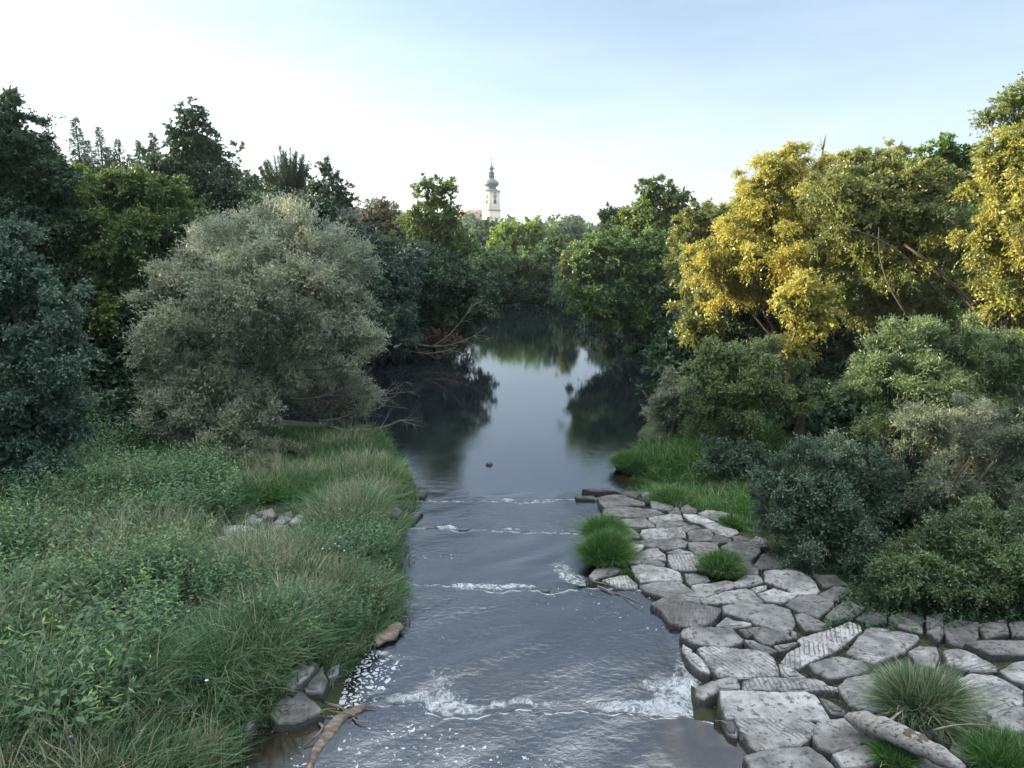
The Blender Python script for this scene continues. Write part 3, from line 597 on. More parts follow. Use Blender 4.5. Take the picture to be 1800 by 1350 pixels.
T('willow_tree', 'grey-green willow shrub drooping over the water at the right edge of the pool', 'willow', 22.5, 1200,
  [(1190, 680, 36, 32), (1170, 720, 34, 32), (1215, 730, 38, 34), (1190, 765, 38, 24), (1230, 690, 34, 30)],
  'silver', .11, .03, TR, r0=.1, dens=1.7, tint0=.30, droop=.4, stems=3)
T('low_bush', 'small dusky bush on the tip of the left bank beside the steps', 'bush', 18.6, 690,
  [(690, 855, 30, 22), (660, 845, 26, 20), (705, 875, 20, 16)], 'mid', .07, .03, 'bushes on the left bank', r0=.03, dens=1.5, tint0=.3, stems=3)
T('low_bush', 'dark bush with a bare twig on the right bank at the waterline', 'bush', 35, 1195,
  [(1195, 600, 32, 22), (1215, 575, 24, 22), (1180, 625, 26, 16), (1210, 630, 28, 20)],
  'greybush', .15, .07, 'bushes on the right bank', r0=.08, dens=1.8, tint0=.25,
  extra=lambda b, g, base, lob: tube(b, curve(W(1190, 600, 34), W(1125, 605, 33.5), (0, 0, -.2), 7), np.linspace(.03, .008, 7), 5))
T('willow_tree', 'full grey-green willow with sunlit tips right of the dark gap', 'willow', 15.5, 1640,
  [(1620, 610, 70, 48), (1560, 640, 55, 42), (1690, 620, 60, 50), (1540, 690, 50, 40), (1630, 690, 80, 55, -.5), (1720, 700, 60, 55), (1590, 740, 60, 42, -.4), (1770, 640, 60, 60)],
  'willow', .10, .022, TR, r0=.16, dens=2.0, tint0=.45, droop=.15, upb=.5, stems=3, tipt=.3)
T('willow_tree', 'pale straw-grey willow bush drooping at the right edge below the full willow', 'willow', 12.8, 1700,
  [(1640, 760, 60, 50), (1710, 760, 60, 55, .4), (1660, 850, 70, 60, -.3), (1740, 860, 60, 70), (1790, 780, 50, 60), (1700, 950, 60, 50, -.3), (1790, 950, 50, 60)],
  'drywillow', .085, .015, TR, r0=.09, dens=1.15, tint0=.40, droop=.3, upb=.4, stems=5, twigs=10)
T('grey_bush', 'dense dark grey-green bush overhanging the slabs', 'bush', 13.2, 1470,
  [(1420, 850, 55, 52), (1480, 830, 60, 52), (1380, 910, 58, 55), (1460, 920, 70, 60, -.5), (1540, 880, 60, 60), (1420, 990, 62, 50, -.3), (1510, 990, 70, 55, -.7), (1370, 850, 40, 36), (1560, 960, 60, 60)],
  'greybush', .055, .030, 'bushes on the right bank', r0=.05, dens=1.9, tint0=.48, droop=.1, upb=.6, stems=5, cl=.22)
T('low_bush', 'dark green leafy bush at the right edge above the shaded slabs', 'bush', 10.8, 1700,
  [(1620, 1020, 60, 45), (1700, 1010, 60, 50), (1780, 1000, 60, 55), (1640, 960, 60, 50, .5), (1850, 1020, 70, 60), (1560, 1040, 40, 36, .2), (1750, 930, 60, 50, .8)],
  'willow', .07, .026, 'bushes on the right bank', r0=.04, dens=1.8, tint0=.30, stems=5)
T('low_bush', 'small dark bush on the grass under the rounded green willow', 'bush', 18.5, 1270,
  [(1260, 800, 34, 26), (1300, 800, 36, 30), (1340, 830, 34, 30), (1290, 830, 36, 22)],
  'greybush', .07, .04, 'bushes on the right bank', r0=.05, dens=1.7, tint0=.28)
import os
for a, k in ALLT: tree(*a, **k)

# --- conifers
def conifer(name, label, Y, px, toppx, basew, group, mt='needle', sparse=False, seed=1):
    g = np.random.default_rng(seed); top = W(px, toppx, Y); x = top[0]
    bz = float(height(np.array([x]), np.array([Y]))[0]); base = np.array([x, Y, bz]); H = top[2] - bz
    e = empty(name, base, label, 'conifer', group); b = Buf(); c = Buf()
    tube(b, [base - (0, 0, .3), base + (0, 0, H * .5), base + (0, 0, H)], [H * .014, H * .008, .02], 7)
    nb = int(H * 34)
    for q in range(nb):
        h = 1 - (1 - .15) * (1 - q / nb) ** 1.0 * g.uniform(.97, 1.03); h = min(h, .995)
        L_ = basew * (.10 * (1 - h) ** .3 + .95 * (1 - h) ** .95) * g.uniform(.45, 1.15); a = g.uniform(0, 6.28)
        d = np.array([math.cos(a), math.sin(a), 0]); s = base + (0, 0, H * h)
        t = g.random(int(5 + 15 * L_)) ** .6
        P = s + d * (t * L_)[:, None]; P[:, 2] += -.30 * L_ * t + .30 * L_ * t ** 2
        k = len(t); P += g.normal(0, .03 + .05 * L_, (k, 3))
        A = d + g.normal(0, .5, (k, 3)); A[:, 2] -= .25
        leaves(c, P, A, np.array([0, 0, 1.]) + g.normal(0, .5, (k, 3)), g.uniform(.14, .34, k), g.uniform(.05, .09, k), .35 + .35 * t + g.normal(0, .12, k))
    b.build('trunk', M['bark'], e, base, smooth=True); c.build('crown', M[mt], e, base)
    return e
GS = 'spruces on the skyline of the left hillside'
conifer('spruce_tree', 'tallest spruce on the left skyline, with a clear pointed tip', 55, 132, 205, 3.2, GS, seed=1)
conifer('spruce_tree', 'second spruce to the right of the tallest one on the left skyline', 55, 173, 222, 2.8, GS, seed=2)
conifer('spruce_tree', 'third spruce from the left on the skyline, with a blunt top', 53, 207, 245, 2.8, GS, seed=3)
conifer('spruce_tree', 'fourth spruce on the left skyline, just left of the pointed bushy tree', 56, 242, 246, 2.4, GS, seed=4)
conifer('spruce_tree', 'spruce tip touching the left side of the pointed bushy tree', 52, 268, 232, 2.2, GS, seed=5)
conifer('spruce_tree', 'short spruce in the dip between the two tallest spruces', 60, 152, 246, 2.8, GS, seed=7)
conifer('spruce_tree', 'short spruce filling the dip right of the second spruce', 60, 190, 258, 2.8, GS, seed=8)
conifer('spruce_tree', 'short spruce in the dip left of the fourth spruce', 60, 226, 270, 2.6, GS, seed=9)
conifer('spruce_tree', 'spruce half hidden between the top left tree and the tallest spruce', 58, 98, 250, 3.0, GS, seed=6)

def pine():
    g = np.random.default_rng(5); Y = 42; top = W(497, 252, Y); bx = W(503, 400, Y)[0]
    bz = float(height(np.array([bx]), np.array([Y]))[0]); base = np.array([bx, Y, bz]); k = depth(top) / F
    e = empty('pine_tree', base, 'pine with a round open crown of upswept tufts on the left skyline', 'pine'); b = Buf(); c = Buf()
    tp = W(500, 285, Y); tr = curve(base - (0, 0, .3), tp, (.15, 0, 0), 10); tube(b, tr, np.linspace(.22, .07, 10), 8)
    for q in range(58):
        a = g.uniform(-1.25, 1.25); r = g.uniform(.55, 1) ** .7; h0 = g.uniform(0, 1)
        end = W(500 + 50 * math.sin(a) * r, 298 - 50 * math.cos(a) * r * 1.0 + (1 - r) * 50 + g.uniform(0, 30), Y + g.uniform(-1.3, 1.3))
        s = tr[int(5 + 4 * h0)]; pp = curve(s, end, (0, 0, -.35), 7); tube(b, pp, np.linspace(.05, .012, 7), 4, .5, False)
        n = 420; t = g.uniform(.35, 1, n); i0 = np.clip((t * 6).astype(int), 0, 5); fr = (t * 6 - i0)[:, None]
        P = pp[i0] * (1 - fr) + pp[i0 + 1] * fr + g.normal(0, .035, (n, 3)); dr = unit(pp[-1] - pp[3])
        leaves(c, P, dr * .9 + g.normal(0, .6, (n, 3)), g.normal(size=(n, 3)), g.uniform(.12, .24, n), np.full(n, .03), g.normal(.4, .15, n))
    b.build('trunk', M['bark'], e, base, smooth=True); c.build('crown', M['needle'], e, base)
pine()
tree('leafy_tree', 'low dark tree at the foot of the open-crowned pine', 'tree', 41, 480,
     [(450, 350, 26, 26), (435, 325, 14, 14), (530, 365, 34, 22), (485, 372, 28, 20)], 'dark', .22, .13, TL, r0=.15, dens=1.3, tint0=.55, cl=.28)

def snag():
    g = np.random.default_rng(3); Y = 29; p0 = W(1443, 340, Y); bz = float(height(np.array([p0[0]]), np.array([Y]))[0]); base = np.array([p0[0], Y, bz])
    b = Buf(); path = [base - (0, 0, .2), W(1441, 360, Y), W(1445, 300, Y), W(1446, 262, Y), W(1450, 244, Y), W(1452, 236, Y)]
    tube(b, path, [.12, .08, .06, .04, .02, .008], 6)
    for q in range(16):
        s = W(1445 + g.uniform(-2, 3), g.uniform(258, 325), Y); tube(b, curve(s, s + (g.uniform(-.25, .25), g.uniform(-.2, .2), g.uniform(.15, .6)), (0, 0, -.03), 4), [.016, .012, .008, .003], 4)
    o = b.build('dead_tree', M['bark'], None, base, smooth=True); tag(o, 'bare dead tree stem sticking up above the golden willows', 'dead tree')
snag()

def twigs(name, label, cat, starts, n, ln, seed, matn='bark_pale', up_=.0):
    g = np.random.default_rng(seed); b = Buf(); base = np.asarray(starts[0][0], float)
    for s, d in starts:
        s = np.asarray(s, float); d = unit(np.asarray(d, float)); e = s + d * ln; pp = curve(s, e, (0, 0, -.10 * ln), 8); tube(b, pp, np.linspace(.035, .010, 8), 5)
        for q in range(n):
            i0 = g.integers(2, 8); a = pp[i0]; dd = unit(d + g.normal(0, .55, 3) + (0, 0, up_)); L_ = ln * g.uniform(.2, .5)
            p2 = curve(a, a + dd * L_, g.normal(0, .08, 3) * L_, 5); tube(b, p2, np.linspace(.012, .004, 5), 4, .5, False)
            for r in range(3):
                a3 = p2[g.integers(1, 5)]; tube(b, curve(a3, a3 + unit(dd + g.normal(0, .6, 3)) * L_ * .45, g.normal(0, .03, 3), 4), np.linspace(.006, .002, 4), 3, .5, False)
    return tag(b.build(name, M[matn], None, base), label, cat)
twigs('fallen_branch', 'tangle of bare grey twigs reaching from the silver willow over the water', 'branch',
      [(W(560, 740, 22.5), (1.0, .1, .40)), (W(540, 730, 23), (.9, -.2, .75)), (W(580, 750, 22), (1, -.1, .12)), (W(500, 700, 22), (1, 0, .25)), (W(530, 650, 22), (1, 0, .3))], 16, 2.3, 4)
twigs('fallen_branch', 'fallen bare branch lying in the water under the red-leaved bush', 'branch',
      [(W(705, 612, 40), (1, 0, .02)), (W(735, 605, 40), (1, 0, .15)), (W(760, 608, 39.5), (.6, 0, .6))], 10, 3.2, 9)

# ---------------------------------------------------------------- woodland masses, undergrowth (stuff)
def mass(name, mt, spots, L, Wd, dens, seed, label, rr=(1.5, 3), hr=(.6, 1.1), tint0=.4, kind='stuff', cl=.25, m=8):
    g = np.random.default_rng(seed); lob = []
    for x, y, r, h in spots:
        z = float(height(np.array([x]), np.array([y]))[0]); lob.append((np.array([x, y, max(z, 0) + h * .45]), r, r, h * .6))
    b = Buf(); crown(b, g, lob, L, Wd, dens=dens, cl=cl, m=m, tint0=tint0)
    return tag(b.build(name, M[mt]), label=label, kind=kind)
g = np.random.default_rng(21)
sp = []
for _ in range(170):                                # hillside wood, left
    y = g.uniform(-25, 120); x = -g.uniform(19 + .12 * max(y, 0), 60 + .3 * max(y, 0)); gz_ = float(height(np.array([x]), np.array([y]))[0])
    zt = 6.6 + y * .10 if abs(x) < .85 * y else gz_ + 14
    if zt - gz_ > 3: sp.append((x, y, g.uniform(2.5, 4.5) * min(1, (zt - gz_) / 9), min(g.uniform(9, 14), (zt - gz_) * .95)))
mass('hillside_woodland', 'dark', sp, .55, .38, 1.4, 1, 'dark wooded hillside behind the left bank trees')
sp = []
for _ in range(70):
    y = g.uniform(12, 120); x = g.uniform(19 + .25 * y, 60 + .4 * y); sp.append((x, y, g.uniform(2.5, 4), g.uniform(7, 10)))
mass('right_woodland', 'mid', sp, .55, .38, 1.4, 2, 'green woodland behind the right bank trees')
sp = []
for _ in range(190):
    y = g.uniform(95, 330); x = g.uniform(-.55 * y, .55 * y)
    sp.append((x, y, g.uniform(3, 6), (g.uniform(6, 8.5) - 2.0 * (abs(x) < 40)) * (.62 if x < -15 and y < 220 else 1)))
mass('distant_woodland', 'farleaf', sp, 1.0, .7, 1.5, 3, 'distant green treetops filling the valley below the church')
sp = []
for _ in range(150):
    y = g.uniform(650, 1500); x = g.uniform(-.7 * y, .5 * y); sp.append((x, y, g.uniform(14, 26), g.uniform(7, 14)))
mass('hill_woodland', 'farleaf', sp, 5, 3.5, 1.4, 4, 'pale wooded hills on the horizon')
# scrub hanging over the waterline further up the river
sp = []
for k in range(len(RW)):
    a, b_ = RW[k], RW[(k + 1) % len(RW)]
    if max(a[1], b_[1]) < 25.5: continue
    n = max(1, int(np.hypot(*(b_ - a)) / 1.1))
    for q in range(n):
        p = a + (b_ - a) * (q + g.random()) / n
        if p[1] < 27: continue
        for rep in range(2):
            ox = g.uniform(.2, 1.6) if rep else g.uniform(1.2, 3.5)
            sx = -1 if p[0] < 2 else 1
            dx, dy = (sx * ox, 0) if p[1] < 70 else (0, ox)
            r = g.uniform(.9, 1.6); sp.append((p[0] + dx, p[1] + dy, r, g.uniform(1.3, 2.6) + (1.6 if rep == 0 else 0)))
mass('waterside_scrub', 'dark', sp, .22, .13, 1.6, 5, 'dark scrub hanging over the water along both far banks', tint0=.42)
sp = []
for _ in range(240):
    x = g.uniform(8.5, 26); y = g.uniform(12, 44)
    if x < 5.6 + .22 * (y - 14) + 3.0 * (y < 20): continue
    sp.append((x, y, g.uniform(.8, 1.5), g.uniform(.6, 1.5)))
for _ in range(200):
    x = -g.uniform(10, 28); y = g.uniform(20.5, 48)
    if sdist(np.array([x]), np.array([y]))[0] < 1.2: continue
    sp.append((x, y, g.uniform(.8, 1.5), g.uniform(.6, 1.3)))
for _ in range(150):
    x = g.uniform(9.6, 24); y = g.uniform(3, 13.5)
    if x > 8.2 + .25 * y: sp.append((x, y, g.uniform(.7, 1.3), g.uniform(.5, 1.4)))
mass('undergrowth', 'dark', sp, .15, .10, 1.5, 6, 'dark leafy undergrowth on the forest floor', tint0=.5)

# ---------------------------------------------------------------- slabs
def zone5(l): return [(1000 + a / 4.5, 800 + b / 4.5) for a, b in l]
def zone6(l): return [(1200 + a / 3.0, 1000 + b / 3.0) for a, b in l]
def zone7(l): return [(300 + a / 2.7, 850 + b / 2.7) for a, b in l]
def zone8(l): return [(0 + a / 3.0, 900 + b / 3.0) for a, b in l]
# (style, polygon): p plain, d dark (wet stones; shade painted into those by the right bushes), g## grooved
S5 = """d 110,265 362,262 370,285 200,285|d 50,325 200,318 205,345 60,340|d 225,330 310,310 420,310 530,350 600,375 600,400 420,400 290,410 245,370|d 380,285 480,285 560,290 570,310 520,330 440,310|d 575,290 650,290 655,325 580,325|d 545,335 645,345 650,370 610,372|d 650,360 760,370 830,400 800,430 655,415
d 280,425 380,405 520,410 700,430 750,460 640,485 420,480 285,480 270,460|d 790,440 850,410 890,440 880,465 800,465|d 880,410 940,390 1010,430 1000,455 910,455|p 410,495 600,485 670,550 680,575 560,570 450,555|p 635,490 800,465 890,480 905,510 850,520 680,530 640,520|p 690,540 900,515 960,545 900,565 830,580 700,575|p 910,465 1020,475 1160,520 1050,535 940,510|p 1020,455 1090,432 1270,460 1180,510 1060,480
p 1060,545 1160,535 1330,590 1350,610 1270,640 1200,620 1130,590|p 440,570 500,572 560,640 550,655 470,650|p 580,585 640,578 890,583 920,625 920,650 700,655 600,650 570,620|d 890,565 1000,555 1050,575 960,590 930,605|p 945,600 980,583 1100,583 1140,620 1120,670 1000,678 950,660|p 1130,665 1160,620 1230,630 1280,660 1270,680 1180,683|p 1295,640 1360,628 1450,650 1470,680 1310,680
p 490,675 640,658 880,660 930,690 920,730 760,750 700,730 500,690|p 945,685 1180,690 1170,775 1100,790 1010,780 960,740|p 450,700 500,698 600,710 580,735 520,770 490,800 470,780|p 515,790 620,740 700,735 760,790 770,835 640,825 520,810|p 775,765 870,738 980,765 990,785 870,785|g0 780,785 870,780 1100,800 1090,860 1000,900 820,885 800,850|p 460,845 490,815 700,825 760,850 765,880 640,865 480,860
p 490,875 560,862 780,888 880,930 890,985 720,990 570,1000 500,910|p 1205,720 1280,685 1440,690 1510,720 1510,760 1440,820 1350,780|p 1320,790 1400,800 1500,910 1500,940 1420,940 1340,860|g20 1470,855 1530,780 1630,790 1700,850 1690,890 1510,885|d 160,950 210,900 340,868 400,890 390,920 290,960 200,985|g0 270,990 400,950 460,950 540,1010 540,1040 380,1035
p 920,935 980,925 1100,960 1110,990 960,1025 930,980|p 985,1030 1040,1015 1240,995 1330,1020 1320,1040 1180,1080 1040,1120 1000,1080|p 1290,1010 1400,950 1500,950 1540,1000 1440,1030 1340,1040|g110 565,1015 700,990 880,1000 1000,1090 1050,1150 1040,1185 880,1150 740,1110 600,1060|p 1045,1140 1250,1080 1400,1055 1440,1065 1540,1150 1520,1165 1300,1170 1080,1180|g20 650,1170 740,1130 860,1150 1090,1190 1200,1210 1210,1230 1100,1320 1000,1345 800,1320 740,1230
d 1000,870 1080,850 1180,880 1150,905 1050,905|d 400,860 470,830 480,860 440,870|p 1400,700 1480,640 1560,660 1580,720 1520,715"""
S6 = """p 430,15 560,0 640,25 690,60 720,105 700,125 580,120 560,100 480,75 440,60|p 405,125 480,100 600,135 590,150 530,175 430,155|p 365,95 440,85 440,100 390,120|g70 545,180 630,130 700,130 800,170 790,195 720,255 620,220|g150 755,250 840,170 880,165 960,210 900,250 790,270|d 920,250 990,220 1070,230 1070,280 1000,290 930,270|p 210,200 310,182 480,185 560,210 590,270 580,310 540,335 400,290 230,230|p 590,235 650,230 780,300 760,315 650,325 620,290
p 180,295 230,260 360,290 360,300 280,310 190,302|p 0,320 50,305 260,310 310,370 310,385 230,410 160,405 60,380 0,355|p 300,320 330,318 360,345 340,360|p 340,310 400,305 560,350 580,370 460,400 420,390 360,335|p 570,320 600,330 600,360 575,350|p 325,370 370,372 490,430 440,445 380,425|p 485,405 610,390 560,420 520,435|g20 610,365 880,280 935,300 940,330 850,400 620,515 560,510 520,480 560,430 625,400
g110 865,435 970,310 1000,300 1240,350 1250,370 1160,440 1010,490 940,470|p 675,500 820,460 940,480 985,520 940,550 780,570 700,540|g150 75,415 150,405 400,425 480,465 510,540 500,560 320,570 190,560 130,490|p 0,385 50,420 50,440 20,445 0,430|p 20,455 60,440 110,480 145,540 130,550 60,505|p 515,500 560,510 655,570 560,575 530,550|p 70,620 150,585 280,565 300,600 300,630 190,640 120,680 75,660|g0 320,580 400,570 700,585 740,600 760,620 815,630 810,645 640,640 480,635 330,625
p 205,642 640,652 700,667 775,780 770,795 600,790 240,780 205,700|g90 820,615 870,575 1010,560 1100,700 1080,760 960,730 880,700|p 725,680 780,700 860,750 850,768 790,760|g150 270,775 330,768 640,790 710,830 700,860 620,930 400,950 360,920|p 690,870 720,800 860,790 960,905 800,960 710,940|p 895,800 960,800 1060,860 1140,900 1100,930 1000,910 940,870|d 170,790 260,790 285,840 285,880 240,860 210,810|p 335,985 450,950 660,938 740,980 800,1050 780,1110 400,1120
p 800,970 960,915 1060,950 1050,1010 960,1045 840,1045|p 1200,440 1250,405 1340,405 1350,450 1330,520 1240,500|g70 1375,430 1440,412 1500,425 1650,510 1650,530 1520,535 1400,500|d 1285,250 1370,230 1375,350 1350,380 1290,330|d 1380,300 1440,270 1560,280 1550,380 1480,400 1400,370|g70 1450,590 1520,555 1640,560 1800,640 1800,700 1720,740 1640,775 1560,720|p 1675,530 1740,490 1830,475 1840,610 1740,580|g90 1410,640 1480,650 1600,770 1600,785 1460,790 1380,760|p 1625,800 1760,720 1850,730 1850,860 1680,860
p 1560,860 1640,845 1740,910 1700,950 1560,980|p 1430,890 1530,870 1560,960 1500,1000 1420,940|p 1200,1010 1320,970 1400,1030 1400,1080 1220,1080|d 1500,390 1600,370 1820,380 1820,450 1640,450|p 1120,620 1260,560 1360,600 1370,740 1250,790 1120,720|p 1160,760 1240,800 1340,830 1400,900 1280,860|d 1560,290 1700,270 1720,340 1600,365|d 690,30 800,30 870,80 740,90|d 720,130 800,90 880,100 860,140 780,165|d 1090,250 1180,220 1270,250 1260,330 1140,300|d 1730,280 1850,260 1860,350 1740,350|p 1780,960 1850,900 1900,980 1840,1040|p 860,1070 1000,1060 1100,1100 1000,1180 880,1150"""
S7 = """p 480,1090 520,985 600,965 680,1030 715,1075 600,1125 500,1120|p 620,950 720,870 745,930 720,985 650,980|p 540,900 640,830 700,850 660,890 580,970 530,950|p 745,880 800,850 790,900 750,920|p 350,1110 400,1050 440,1060 400,1140 355,1170|p 490,180 520,150 575,130 575,160 530,190|p 565,180 600,145 680,145 670,170 600,185|p 600,120 670,110 670,138 600,140|p 610,100 670,95 660,108 605,112
p 400,135 480,120 500,150 440,160|p 340,180 390,145 435,165 420,185|p 230,205 340,195 420,215 370,240 250,235|p 210,250 300,240 350,250 290,280 230,275|p 370,230 410,225 410,245 375,245|p 230,290 300,280 270,320 235,320|p 165,360 240,335 230,380 180,395|d 1000,130 1040,105 1090,120 1080,150 1010,150|d 1130,130 1195,135 1150,180 1110,200|d 1160,30 1215,35 1200,60 1150,60|p 480,195 550,195 530,215 470,215|d 1090,300 1130,285 1120,320 1085,330|d 1080,225 1150,205 1180,215 1120,240"""
S8 = """p 800,1010 950,955 1020,960 1030,1010 900,1040|p 630,1150 700,1120 760,1140 750,1210 650,1200|p 720,1215 810,1220 800,1250 720,1240|p -60,-10 60,-15 100,15 60,45 -60,50"""
def parse(s, z, side):
    out = []
    for it in s.replace('\n', '|').split('|'):
        q = it.split(' '); out.append((q[0], z([tuple(float(v) for v in a.split(',')) for a in q[1:]]), side))
    return out
STONES = parse(S5, zone5, 'R') + parse(S6, zone6, 'R') + parse(S7, zone7, 'L') + parse(S8, zone8, 'L')
def stone_obj(st, poly_px, side, g):
    cx, cy = np.mean(poly_px, 0); z = .4
    for _ in range(6): p = G(cx, cy, z); z = stone_z(p[0], p[1])
    far = (p[1] > 17.3 and side == 'R')
    tilt = g.normal(0, .025, 2) if not far else g.normal(0, .01, 2)
    pts = []
    for a in poly_px:
        q = G(a[0], a[1], z); pts.append(q)
    pts = np.array(pts); c = pts.mean(0)
    A = pts[:, :2] - c[:2]
    if np.sum(A[:, 0] * np.roll(A[:, 1], -1) - np.roll(A[:, 0], -1) * A[:, 1]) < 0: A = A[::-1]
    # densify, shrink a touch, roughen
    out = []
    for k in range(len(A)):
        a, b = A[k], A[(k + 1) % len(A)]; n = max(2, int(np.hypot(*(b - a)) / .055))
        for t in range(n): out.append(a + (b - a) * t / n)
    out = np.array(out)
    for _ in range(0): out = out * .5 + (np.roll(out, 1, 0) + np.roll(out, -1, 0)) * .25
    N = len(out); seed = g.uniform(0, 50)
    r = np.linalg.norm(out, axis=1)
    jit = noise(np.stack([out[:, 0] + seed, out[:, 1], out[:, 0] * 0], 1), 7) * .018 + g.normal(0, .007, N)
    out = out * (1 + ((jit + .016) / (r + .05)))[:, None]
    size = math.sqrt(abs(np.sum(out[:, 0] * np.roll(out[:, 1], -1) - np.roll(out[:, 0], -1) * out[:, 1])) / 2)
    T_ = g.uniform(.24, .36) * (1 if side == 'R' else .7)
    ins = lambda s: out * (1 - s / (r + .02))[:, None].clip(.1, 1)
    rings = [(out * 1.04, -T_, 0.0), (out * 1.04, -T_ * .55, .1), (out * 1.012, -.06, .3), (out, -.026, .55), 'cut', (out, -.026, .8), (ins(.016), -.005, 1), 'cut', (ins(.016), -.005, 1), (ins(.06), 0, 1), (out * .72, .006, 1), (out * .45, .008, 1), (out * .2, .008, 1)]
    V = []; tt = []
    cuts = []
    for rg in rings:
        if rg == 'cut': cuts.append(len(V)); continue
        (o, dz, t) = rg
        zz = np.full(N, dz); q3 = np.stack([o[:, 0] + seed, o[:, 1], np.full(N, dz)], 1)
        q3[:, 2] = 0; zz = zz + (.013 * noise(q3, 3.2) + .007 * noise(q3, 15)) + o[:, 0] * tilt[0] + o[:, 1] * tilt[1]
        V.append(np.stack([o[:, 0], o[:, 1], zz], 1)); tt.append(np.full(N, t))
    V.append(np.array([[0, 0, .01]])); tt.append(np.array([1.]))
    nr = len(V) - 1; i = np.array([q for q in range(nr - 1) if q + 1 not in cuts])[:, None] * N; j = np.arange(N)[None]; k2 = (j + 1) % N
    f = np.stack([i + j, i + k2, i + N + k2, i + N + j], -1).reshape(-1, 4)
    cf = np.array([[(nr - 1) * N + q, (nr - 1) * N + (q + 1) % N, nr * N, nr * N] for q in range(N)])
    b = Buf(); b.add(np.concatenate(V), np.vstack([f, cf]), np.concatenate(tt))
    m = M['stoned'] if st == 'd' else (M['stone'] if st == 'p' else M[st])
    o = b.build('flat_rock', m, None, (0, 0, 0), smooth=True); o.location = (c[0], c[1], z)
    ext = A.max(0) - A.min(0); u_, s_, vt = np.linalg.svd(A - A.mean(0), full_matrices=False); asp = s_[0] / (s_[1] + 1e-6)
    return o, dict(px=(cx, cy), size=size, asp=asp, st=st, side=side, pos=c, poly=pts[:, :2])
g = np.random.default_rng(11)
SL = [stone_obj(*s, g) for s in STONES]
# labels: how each looks, and its place by the nearest landmark of the picture
LAND_R = [('double tussock at the water', 1065, 955), ('small round tussock', 1268, 992), ('large straw-tipped tussock', 1605, 1220), ('bleached driftwood log', 1590, 1290),
          ('far tip of the paving', 1090, 870), ('foam splash at the nearest lip', 1190, 1240), ('foot of the grey-green bush', 1440, 1070), ('shaded right corner', 1700, 1105),
          ('grass behind the paving', 1270, 905), ('clear brown water at bottom', 1330, 1330), ('bend of the fast water', 1180, 1080), ('long pale middle rock', 1340, 1085)]
LAND_L = [('scum-covered eddy', 610, 1210), ('dark pocket at bottom left', 500, 1300), ('gap below the silver willow', 480, 900), ('left ends of the lips', 735, 895), ('lower left grass', 260, 1260), ('far left weeds', 20, 900)]
used = {}
for o, d in SL:
    L_ = LAND_R if d['side'] == 'R' else LAND_L
    k = min(range(len(L_)), key=lambda q: math.hypot(L_[q][1] - d['px'][0], L_[q][2] - d['px'][1]))
    dx, dy = d['px'][0] - L_[k][1], d['px'][1] - L_[k][2]
    where = ('right of' if dx > 0 else 'left of') if abs(dx) > 1.6 * abs(dy) else ('in front of' if dy > 0 else 'behind')
    shape = 'long' if d['asp'] > 2.6 else ('squarish' if d['asp'] < 1.6 else 'oblong')
    sz = 'large' if d['size'] > .95 else ('small' if d['size'] < .55 else 'mid-sized')
    look = {'d': 'dark wet', 'p': 'plain grey'}.get(d['st'], 'grooved pale')
    d['key'] = (sz, look, shape, where, L_[k][0]); d['dist'] = math.hypot(dx, dy); used.setdefault(d['key'], []).append((d['dist'], o))
ORD = ['nearest', 'second nearest', 'third nearest', 'fourth nearest', 'fifth nearest', 'sixth nearest', 'seventh nearest']
for key, l_ in used.items():
    l_.sort(key=lambda a: a[0])
    for q, (dd, o) in enumerate(l_):
        s = '%s %s %s rock %s the %s' % key
        if len(l_) > 1: s += ', ' + ORD[q]
        tag(o, s, 'flat rock', 'flat rocks paving the right bank' if key[4] in [q_[0] for q_ in LAND_R] else 'flat rocks showing on the left bank')
LPOLY = [d['poly'] for o, d in SL if d['side'] == 'L']
LPOLY += [p + (dx, -dy) for p in LPOLY for dx, dy in (((.0, .45), (.0, .9), (0., 1.3)) if p[:, 1].mean() > 12.5 else ((.25, .25), (.1, .5)))]
LPOLY; RPOLY = [d['poly'] for o, d in SL if d['side'] == 'R']

# loose rocks
def rock(label, px, py, z, sx, sy, sz, seed, mt='wetrock', name='rock'):
    g = np.random.default_rng(seed); n, m = 14, 9; v = []
    for a in range(m):
        for q in range(n):
            th = math.pi * a / (m - 1); ph = 2 * math.pi * q / n; d = np.array([math.sin(th) * math.cos(ph), math.sin(th) * math.sin(ph), math.cos(th)])
            k = 1 + .28 * noise(d * 1.0 + seed, 2.2); d = np.sign(d) * np.abs(d) ** .75; v.append(d * k * (sx, sy, sz))
    f = [[a * n + q, (a + 1) * n + q, (a + 1) * n + (q + 1) % n, a * n + (q + 1) % n] for a in range(m - 1) for q in range(n)]
    b = Buf(); b.add(v, f); o = b.build(name, M[mt], None, (0, 0, 0), smooth=True); p = G(px, py, z); o.location = tuple(p); tag(o, label, 'rock'); return o
rock('lone dark rock poking out of the still pool in midstream', 860, 817, 0, .11, .09, .09, 3)
rock('small wet rock on the third lip of fast water, left one of two', 957, 1041, .30, .10, .06, .07, 5)
rock('small wet rock on the third lip of fast water, right one of two', 981, 1045, .30, .07, .05, .06, 6)
rock('small dark rock caught on the second lip of water near its left end', 815, 932, .15, .12, .05, .05, 8)
rock('flat mossy rock at the left end of the second lip of water', 750, 928, .15, .28, .10, .06, 9)

